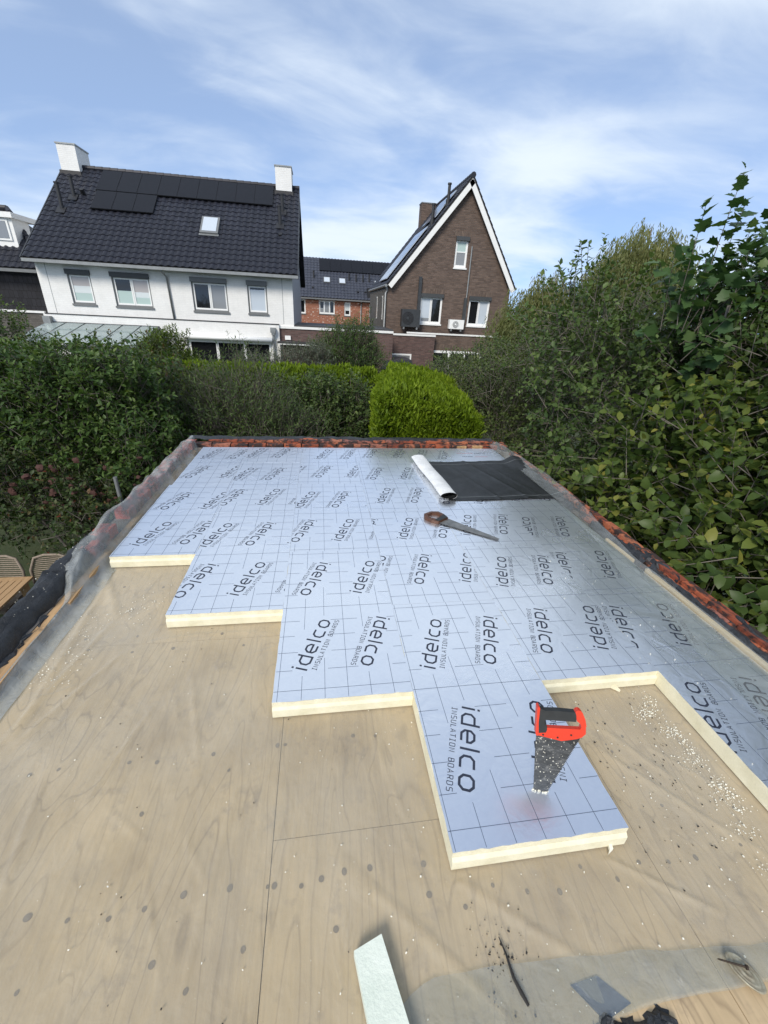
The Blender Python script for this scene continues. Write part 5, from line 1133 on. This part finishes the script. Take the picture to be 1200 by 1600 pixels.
    # stems from the foot to the blobs
    for q in range(stems):
        b = MB(); e = bl[q % len(bl)]; tgt = Vector((e[0] + r.normal() * e[3] * .4, e[1] + r.normal() * e[4] * .4, e[2] + e[5] * r.uniform(.1, .6))); s0 = Vector((base[0] + r.normal() * .12, base[1] + r.normal() * .12, base[2])); md = s0.lerp(tgt, .5) + Vector((r.normal() * .12, r.normal() * .12, 0))
        pts = [s0, s0.lerp(md, .5) + Vector((r.normal() * .05, r.normal() * .05, 0)), md, md.lerp(tgt, .5) + Vector((r.normal() * .08, r.normal() * .08, .03)), tgt]; b.tube(pts, [stem_r, stem_r * .85, stem_r * .65, stem_r * .45, stem_r * .2], 7)
        for w_ in range(3):
            f_ = pts[2 + w_ % 2]; e2 = f_ + Vector((r.normal() * e[3] * .5, r.normal() * e[4] * .5, abs(r.normal()) * e[5] * .4)); b.tube([f_, f_.lerp(e2, .5) + Vector((r.normal() * .05, r.normal() * .05, .02)), e2], [stem_r * .5, stem_r * .35, stem_r * .15], 5)
        part('trunk' if stems == 1 else 'stem', b, bark, t, smooth=True)
    return t
OV, LA, LO = T_oval(), T_lance(), T_lobed()
# right side, nearest first
shrub('broad_leaved_shrub', 'near shrub with large light green and yellowing leaves leaning over the right brick edge', 'shrub', (4.4, 2.0, G), [(4.45, 2.0, -.45, .95, 1.0, 1.2), (4.5, 2.7, .35, .8, .7, .75), (5.0, 1.4, .25, .9, .8, .95), (4.0, 1.7, -1.0, .5, .9, .8), (3.75, 2.9, -.6, .4, .5, .7)], 1700, 9, .34, .108, T_oval(.32, .10, .20), 'leaf_broad', 11, singles=300, stems=7, stem_r=.022,
      leaders=[(3.55, 1.25, -.12, -.6, -.1, -.05, .34), (3.6, 1.1, -.30, -.5, -.2, .0, .34), (3.5, 1.45, .05, -.5, .1, -.1, .3), (3.6, 1.7, .1, -.5, .1, -.1, .3), (3.65, 2.1, .05, -.6, .1, -.1, .36), (3.6, 1.0, -.1, -.6, -.2, .0, .36), (3.7, 2.5, .1, -.6, 0, -.1, .36), (3.62, 1.05, .02, -.8, -.05, .05, .46), (3.6, .95, -.06, -.8, -.1, .12, .44), (3.55, 1.3, .02, -.8, .05, .1, .42), (3.5, 2.9, .02, -.7, 0, .15, .42), (3.45, 3.3, .05, -.7, -.1, .12, .4), (3.5, 2.4, -.05, -.7, .1, .2, .42), (3.5, 2.65, .2, -.6, 0, .1, .4), (3.45, 3.1, .25, -.6, 0, .1, .4)])
shrub('dense_shrub', 'tall dense dark green shrub in the middle of the right side', 'shrub', (4.6, 4.2, G), [(4.55, 4.3, .35, 1.05, .9, 1.5), (5.3, 3.6, .8, .9, .8, 1.15), (4.2, 3.9, -.9, .8, .9, 1.1), (3.95, 4.6, 1.25, .55, .6, .75), (5.9, 4.3, .9, .9, 1.0, 1.3), (5.1, 2.6, 1.15, .7, .7, .8)], 3600, 10, .30, .072, OV, 'leaf_dark', 12, stems=8,
      leaders=[(3.75, 4.4, 1.75, -.2, 0, 1, .5), (3.55, 4.3, 1.5, -.4, 0, 1, .5), (4.0, 4.4, 1.9, -.1, 0, 1, .55), (3.35, 4.5, 1.2, -.5, 0, .8, .45), (4.4, 4.2, 1.8, .1, 0, 1, .5)])
shrub('lobed_leaf_tree', 'young tree with pointed lobed leaves rising above the shrubs at the right edge', 'tree', (5.2, 3.5, G), [(5.1, 3.5, 1.45, .75, .6, .65), (5.6, 3.3, 1.4, .6, .6, .75), (4.6, 3.5, 1.45, .4, .4, .45), (6.3, 3.0, 1.9, .9, .9, 1.2)], 330, 9, .40, .125, LO, 'leaf_lobed', 13, up=.9, stems=1, stem_r=.05, singles=160, droop=.05,
      leaders=[(4.56, 3.5, 2.2, .02, 0, 1, .62), (4.33, 3.5, 1.95, -.05, 0, 1, .62), (4.66, 3.5, 1.9, .05, 0, 1, .7), (4.95, 3.45, 2.0, .02, 0, 1, .6), (4.86, 3.5, 1.9, -.03, 0, 1, .5), (4.2, 3.5, 1.7, -.15, 0, 1, .5)])
shrub('twiggy_shrub', 'dark fine leaved shrub with bare grey branches right of the bright hedge', 'shrub', (4.0, 6.2, G), [(4.1, 6.3, -.25, .95, .9, 1.2), (3.9, 5.5, -.9, .65, .7, .9), (4.9, 6.6, .25, .9, .9, 1.3), (3.65, 6.9, .05, .5, .6, .7)], 2900, 10, .28, .052, OV, 'leaf_olive', 14, stems=12, stem_r=.024)
shrub('bushy_shrub', 'olive green bush behind the twiggy shrub beneath the willows', 'shrub', (5.2, 8.8, G), [(4.9, 8.9, .0, 1.1, .9, 1.05), (6.0, 8.3, .25, 1.2, 1.0, 1.2), (4.2, 9.6, -.3, .7, .7, .9), (7.2, 8.0, .7, 1.2, 1.2, 1.4)], 3200, 9, .34, .066, OV, 'leaf_olive', 15, stems=6)
shrub('leafy_bush', 'loose green bush in front of the sliding door of the gabled house', 'shrub', (5.6, 13, G), [(5.2, 13.0, -.35, 1.0, .8, .75), (6.6, 13.0, .0, 1.0, .8, .95), (4.2, 12.6, -.7, .7, .7, .6)], 1300, 9, .32, .062, OV, 'leaf_dark', 16, stems=5)
shrub('unseen_shrub', 'shrub added along the right wall outside the picture, for dark reflections in the foil', 'shrub', (4.8, -.3, G), [(4.7, .1, .9, .8, .9, 2.0), (5.0, -1.2, 1.0, .9, .9, 2.0), (4.3, -.4, -.9, .6, 1.2, .9), (5.8, 1.2, 1.6, .8, .9, 1.6)], 1500, 9, .34, .11, OV, 'leaf_dark', 17, stems=5)  # out-of-view shrub added so the right-hand foil boards mirror dark foliage
# left side
shrub('laurel_bush', 'large dark green laurel filling the left behind the roof', 'shrub', (-2.6, 6.3, G), [(-2.3, 6.3, -.45, 1.0, .85, 1.2), (-3.5, 6.6, -.35, 1.1, .9, 1.15), (-1.75, 5.75, -.75, .55, .6, .85), (-4.7, 7.0, -.25, 1.1, 1.0, 1.0), (-2.9, 6.2, .15, .8, .6, .7), (-2.0, 6.0, .35, .45, .45, .45), (-3.9, 6.2, .2, .5, .5, .5)], 3600, 10, .28, .092, T_oval(.23, .08, .10), 'leaf_laurel', 21, up=.8, stems=7)
shrub('flowering_shrub', 'low shrub with dried dark red flower heads behind the wicker chairs', 'shrub', (-2.6, 5.5, G), [(-3.2, 5.55, -1.35, 1.1, .5, .75), (-2.1, 5.3, -1.45, .85, .5, .7), (-4.1, 5.7, -1.2, .9, .6, .8)], 1300, 9, .24, .068, OV, 'leaf_red', 22, stems=5, tint_pow=2)
shrub('spiky_shrub', 'brownish dark shrub with upright spiky shoots behind the far left roof corner', 'shrub', (-.5, 7.0, G), [(-.6, 7.0, -.35, .95, .75, 1.05), (.15, 6.9, -.75, .8, .7, .72), (-1.15, 7.1, -.6, .6, .6, .95)], 2100, 10, .36, .075, LA, 'leaf_dark', 23, up=1.0, stems=7,
      leaders=[(x_, 7.0 + .1 * math.sin(x_ * 20), z_, dx_, 0, 1, .5) for x_, z_, dx_ in ((-.95, .35, -.35), (-.75, .50, -.2), (-.6, .55, .0), (-.45, .60, .1), (-.3, .55, .25), (-.12, .45, .35), (-1.1, .25, -.5), (.1, .3, .4), (-.52, .52, .3), (-.8, .45, .1))])
shrub('climbing_shrub', 'mixed green climber in front of the hedge left of the bright green block', 'shrub', (.9, 7.9, G), [(1.0, 8.0, -.8, .75, .55, .80), (.3, 8.0, -.65, .6, .5, .7), (.85, 8.2, -.05, .4, .35, .3), (1.55, 8.3, -.7, .4, .4, .8)], 1800, 9, .28, .066, OV, 'leaf_dark', 24, stems=5)
shrub('round_bush', 'round dark bush with pointed shoots in front of the brick garage', 'shrub', (1.7, 12, G), [(1.7, 12.0, .05, .95, .85, 1.0), (1.7, 12, -.6, .8, .7, .8)], 2600, 12, .36, .095, LA, 'leaf_laurel', 25, up=.7, stems=5)
shrub('grey_leaved_shrub', 'pale grey green shrub between the white house and the round bush', 'shrub', (.2, 11, G), [(.3, 11.0, -.2, .85, .6, .75), (-.8, 10.9, -.25, .7, .6, .6), (.75, 10.9, .1, .4, .4, .5)], 2000, 10, .26, .055, T_lance(.2), 'leaf_greygreen', 26, stems=5)
shrub('golden_conifer', 'yellow green feathery conifer in front of the patio cover', 'tree', (-3.0, 11, G), [(-3.0, 11.0, .05, .62, .6, .78), (-3.35, 11.0, -.2, .5, .5, .7), (-2.6, 11, -.25, .45, .45, .65)], 1500, 10, .22, .085, T_spray(), 'leaf_conifer', 27, up=.9, stems=1, stem_r=.06, bark='bark_dark')
shrub('dark_tree', 'dark leafy tree at the left edge below the white dormer', 'tree', (-5.7, 9.6, G), [(-5.8, 9.6, .25, .85, .8, 1.05), (-6.6, 9.6, .5, 1.0, .9, 1.1), (-5.4, 9.4, -.5, .7, .7, .9)], 1500, 9, .30, .07, OV, 'leaf_dark', 28, stems=1, stem_r=.09)
shrub('red_tipped_shrub', 'sprays of green and dark red leaves reaching up before the glass patio roof', 'shrub', (-2.7, 7.4, G), [(-2.7, 7.4, -.1, .9, .5, .8), (-3.8, 7.5, -.1, .9, .5, .75), (-1.9, 7.5, -.1, .6, .5, .7)], 1100, 9, .34, .075, T_oval(.24), 'leaf_red', 29, up=1.0, stems=5, tint_pow=.8,
      leaders=[(x_, 7.4, .55, dx_, 0, 1, .5) for x_, dx_ in ((-2.9, .1), (-2.6, -.1), (-2.75, .3), (-2.3, .2), (-2.45, 0), (-3.1, -.2), (-2.1, .1))])
# dried flower heads on the low shrub
fr = np.random.default_rng(4); host = [o for o in D.objects if o.name.startswith('flowering_shrub')][0]
fb = MB(); fb.tube([(0, 0, -.5), (0, 0, -.2), (0, 0, .2), (0, 0, .5)], [.5, 1.0, .9, .35], 7); fb.v = [(a * (1 + .25 * math.sin(i * 2.3)), b * (1 + .25 * math.cos(i * 3.1)), c) for i, (a, b, c) in enumerate(fb.v)]; fme = fb.mesh('flower_head', 'flower')
for i in range(70):
    x_ = fr.uniform(-4.2, -1.5); z_ = -.85 + fr.normal(0, .22) - .25 * (x_ > -2.4); s_ = fr.uniform(.028, .05); inst('flower_head', fme, Matrix.Translation((x_, 5.05 + fr.uniform(-.12, .25), z_)) @ Matrix.Rotation(fr.uniform(0, 3), 4, 'X') @ Matrix.Rotation(fr.uniform(0, 3), 4, 'Z') @ Matrix.Diagonal((s_, s_, s_ * .8, 1)), host)

def hedge(name, label, x0, x1, y0, y1, zt, n, seed, rnd=.25, slope=0.0, lsz=.075, shear=0.0):
    r = np.random.default_rng(seed); t = thing(name, label, 'hedge', ((x0 + x1) / 2, (y0 + y1) / 2, G)); og = ORG[t.name]
    ax, ay, az = x1 - x0, y1 - y0, zt - G; areas = np.array([ax * ay * 1.5, ax * az * 1.2, ax * az * .3, ay * az, ay * az]); f = r.choice(5, n, p=areas / areas.sum()); u, v = r.uniform(size=n), r.uniform(size=n); P = np.zeros((n, 3)); O = np.zeros((n, 3))
    for k, (fn, on) in enumerate(((lambda: (x0 + u * ax, y0 + v * ay, zt + 0 * u), (0, 0, 1)), (lambda: (x0 + u * ax, y0 + 0 * u, G + v ** .7 * az), (0, -1, 0)), (lambda: (x0 + u * ax, y1 + 0 * u, G + v * az), (0, 1, 0)), (lambda: (x0 + 0 * u, y0 + u * ay, G + v ** .7 * az), (-1, 0, 0)), (lambda: (x1 + 0 * u, y0 + u * ay, G + v ** .7 * az), (1, 0, 0)))):
        q = np.stack(fn(), 1); P[f == k] = q[f == k]; O[f == k] = on
    # round the shoulders
    cx, cy = (x0 + x1) / 2, (y0 + y1) / 2; ex = np.clip((abs(P[:, 0] - cx) - (ax / 2 - rnd)) / rnd, 0, 1); ey = np.clip((abs(P[:, 1] - cy) - (ay / 2 - rnd)) / rnd, 0, 1); ez = np.clip((P[:, 2] - (zt - rnd)) / rnd, 0, 1)
    P[:, 2] -= rnd * .55 * np.clip(ex ** 2 + ey ** 2, 0, 1) * ez; P[:, 0] -= np.sign(P[:, 0] - cx) * rnd * .35 * ex * ez ** 2; P[:, 1] -= np.sign(P[:, 1] - cy) * rnd * .35 * ey * ez ** 2
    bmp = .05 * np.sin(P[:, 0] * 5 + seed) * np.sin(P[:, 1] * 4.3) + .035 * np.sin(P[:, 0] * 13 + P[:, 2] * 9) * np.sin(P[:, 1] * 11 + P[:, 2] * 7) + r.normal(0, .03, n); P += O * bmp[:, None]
    P[:, 2] -= slope * np.clip((P[:, 0] - x0) / ax, 0, 1) ** 2.2 * np.clip((P[:, 2] - zt + 1) / 1, 0, 1)
    P[:, 0] += shear * (P[:, 1] - y0)
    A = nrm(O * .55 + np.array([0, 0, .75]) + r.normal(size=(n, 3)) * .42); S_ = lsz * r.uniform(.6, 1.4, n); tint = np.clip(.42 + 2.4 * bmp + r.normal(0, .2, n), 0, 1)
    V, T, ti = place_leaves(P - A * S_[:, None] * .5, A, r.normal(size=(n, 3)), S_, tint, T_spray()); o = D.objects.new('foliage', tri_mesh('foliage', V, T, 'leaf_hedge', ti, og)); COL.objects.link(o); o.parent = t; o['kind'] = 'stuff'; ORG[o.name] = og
    b = MB(); e = .14; b.prism([(x0 + e, y0 + e, G), (x1 - e, y0 + e, G), (x1 - e, y0 + e, zt - .4 - slope), (x1 - .35, y0 + e, zt - .2 - slope), (x0 + .35, y0 + e, zt - .15), (x0 + e, y0 + e, zt - .3)], (shear * (y1 - y0 - 2 * e), y1 - y0 - 2 * e, 0)); part('inner_twigs', b, 'bark_dark', t)
hedge('conifer_hedge', 'bright green clipped conifer hedge block behind the far brick edge', 1.56, 3.02, 4.80, 7.6, .57, 125000, 41, .17, .34, .07, .17)
hedge('conifer_hedge', 'long clipped green hedge running across behind the dark shrubs', -9.5, 2.25, 9.0, 9.9, .22, 60000, 42, .22, 0.0, .085)

def willow(label, base, c, R3, seed, n=2600):
    r = np.random.default_rng(seed); t = thing('willow_tree', label, 'tree', base); og = ORG[t.name]; c = np.array(c); R3 = np.array(R3)
    d = nrm(r.normal(size=(n, 3)) + np.array([0, 0, .35])); d[:, 2] = np.abs(d[:, 2]) * .95 - .1; rad = r.uniform(.55, 1.0, n); lm = 1 + .15 * np.sin(d[:, 0] * 6 + seed) * np.sin(d[:, 1] * 5) + .1 * np.sin(d[:, 0] * 13 + d[:, 2] * 8); S0 = c + d * R3 * (rad * lm)[:, None]; L_ = r.uniform(.5, 1.9, n) * (R3[2] / 2.4); per = 13
    i = np.repeat(np.arange(n), per); q = np.tile((np.arange(per) + .5) / per, n); outw = np.stack([d[:, 0], d[:, 1], 0 * d[:, 0]], 1); up0 = np.clip(d[:, 2], 0, 1)
    P = S0[i] + outw[i] * (.35 * np.sqrt(q) * .8)[:, None] + np.array([0, 0, 1.0]) * ((.22 * up0[i]) * np.sin(np.minimum(q * 5, 3.14)) - L_[i] * q)[:, None] + r.normal(0, .03, (n * per, 3))
    A = nrm(np.array([0, 0, -1.0]) + outw[i] * .25 + r.normal(size=P.shape) * .33); tint = np.clip(.35 * r.uniform(size=n)[i] + .4 * r.uniform(size=n * per) + .3 * up0[i], 0, 1); S_ = .17 * r.uniform(.6, 1.3, len(P))
    V, T, ti = place_leaves(P, A, r.normal(size=P.shape), S_, tint, T_lance(.10, .03)); o = D.objects.new('foliage', tri_mesh('foliage', V, T, 'leaf_willow', ti, og)); COL.objects.link(o); o.parent = t; o['kind'] = 'stuff'; ORG[o.name] = og
    b = MB(); b.tube([base, (base[0] + .1, base[1], base[2] + 1.5), (c[0], c[1], c[2])], [.28, .22, .14], 9)
    for k in range(9):
        e = c + nrm(r.normal(size=3) + np.array([0, 0, .8])) * R3 * .8; b.tube([(c[0], c[1], c[2] - .9), tuple((c + e) / 2 + np.array([0, 0, .1])), tuple(e)], [.11, .06, .02], 6)
    part('trunk', b, 'bark', t, smooth=True)
willow('lower weeping willow standing close behind the right slope of the gabled house', (10.6, 18, G), (10.6, 18, 1.2), (2.1, 1.5, 2.4), 51)
willow('taller weeping willow with yellowing crown above the right hand shrubs', (12.3, 15, G), (12.3, 15, 2.7), (2.0, 1.5, 2.3), 52)
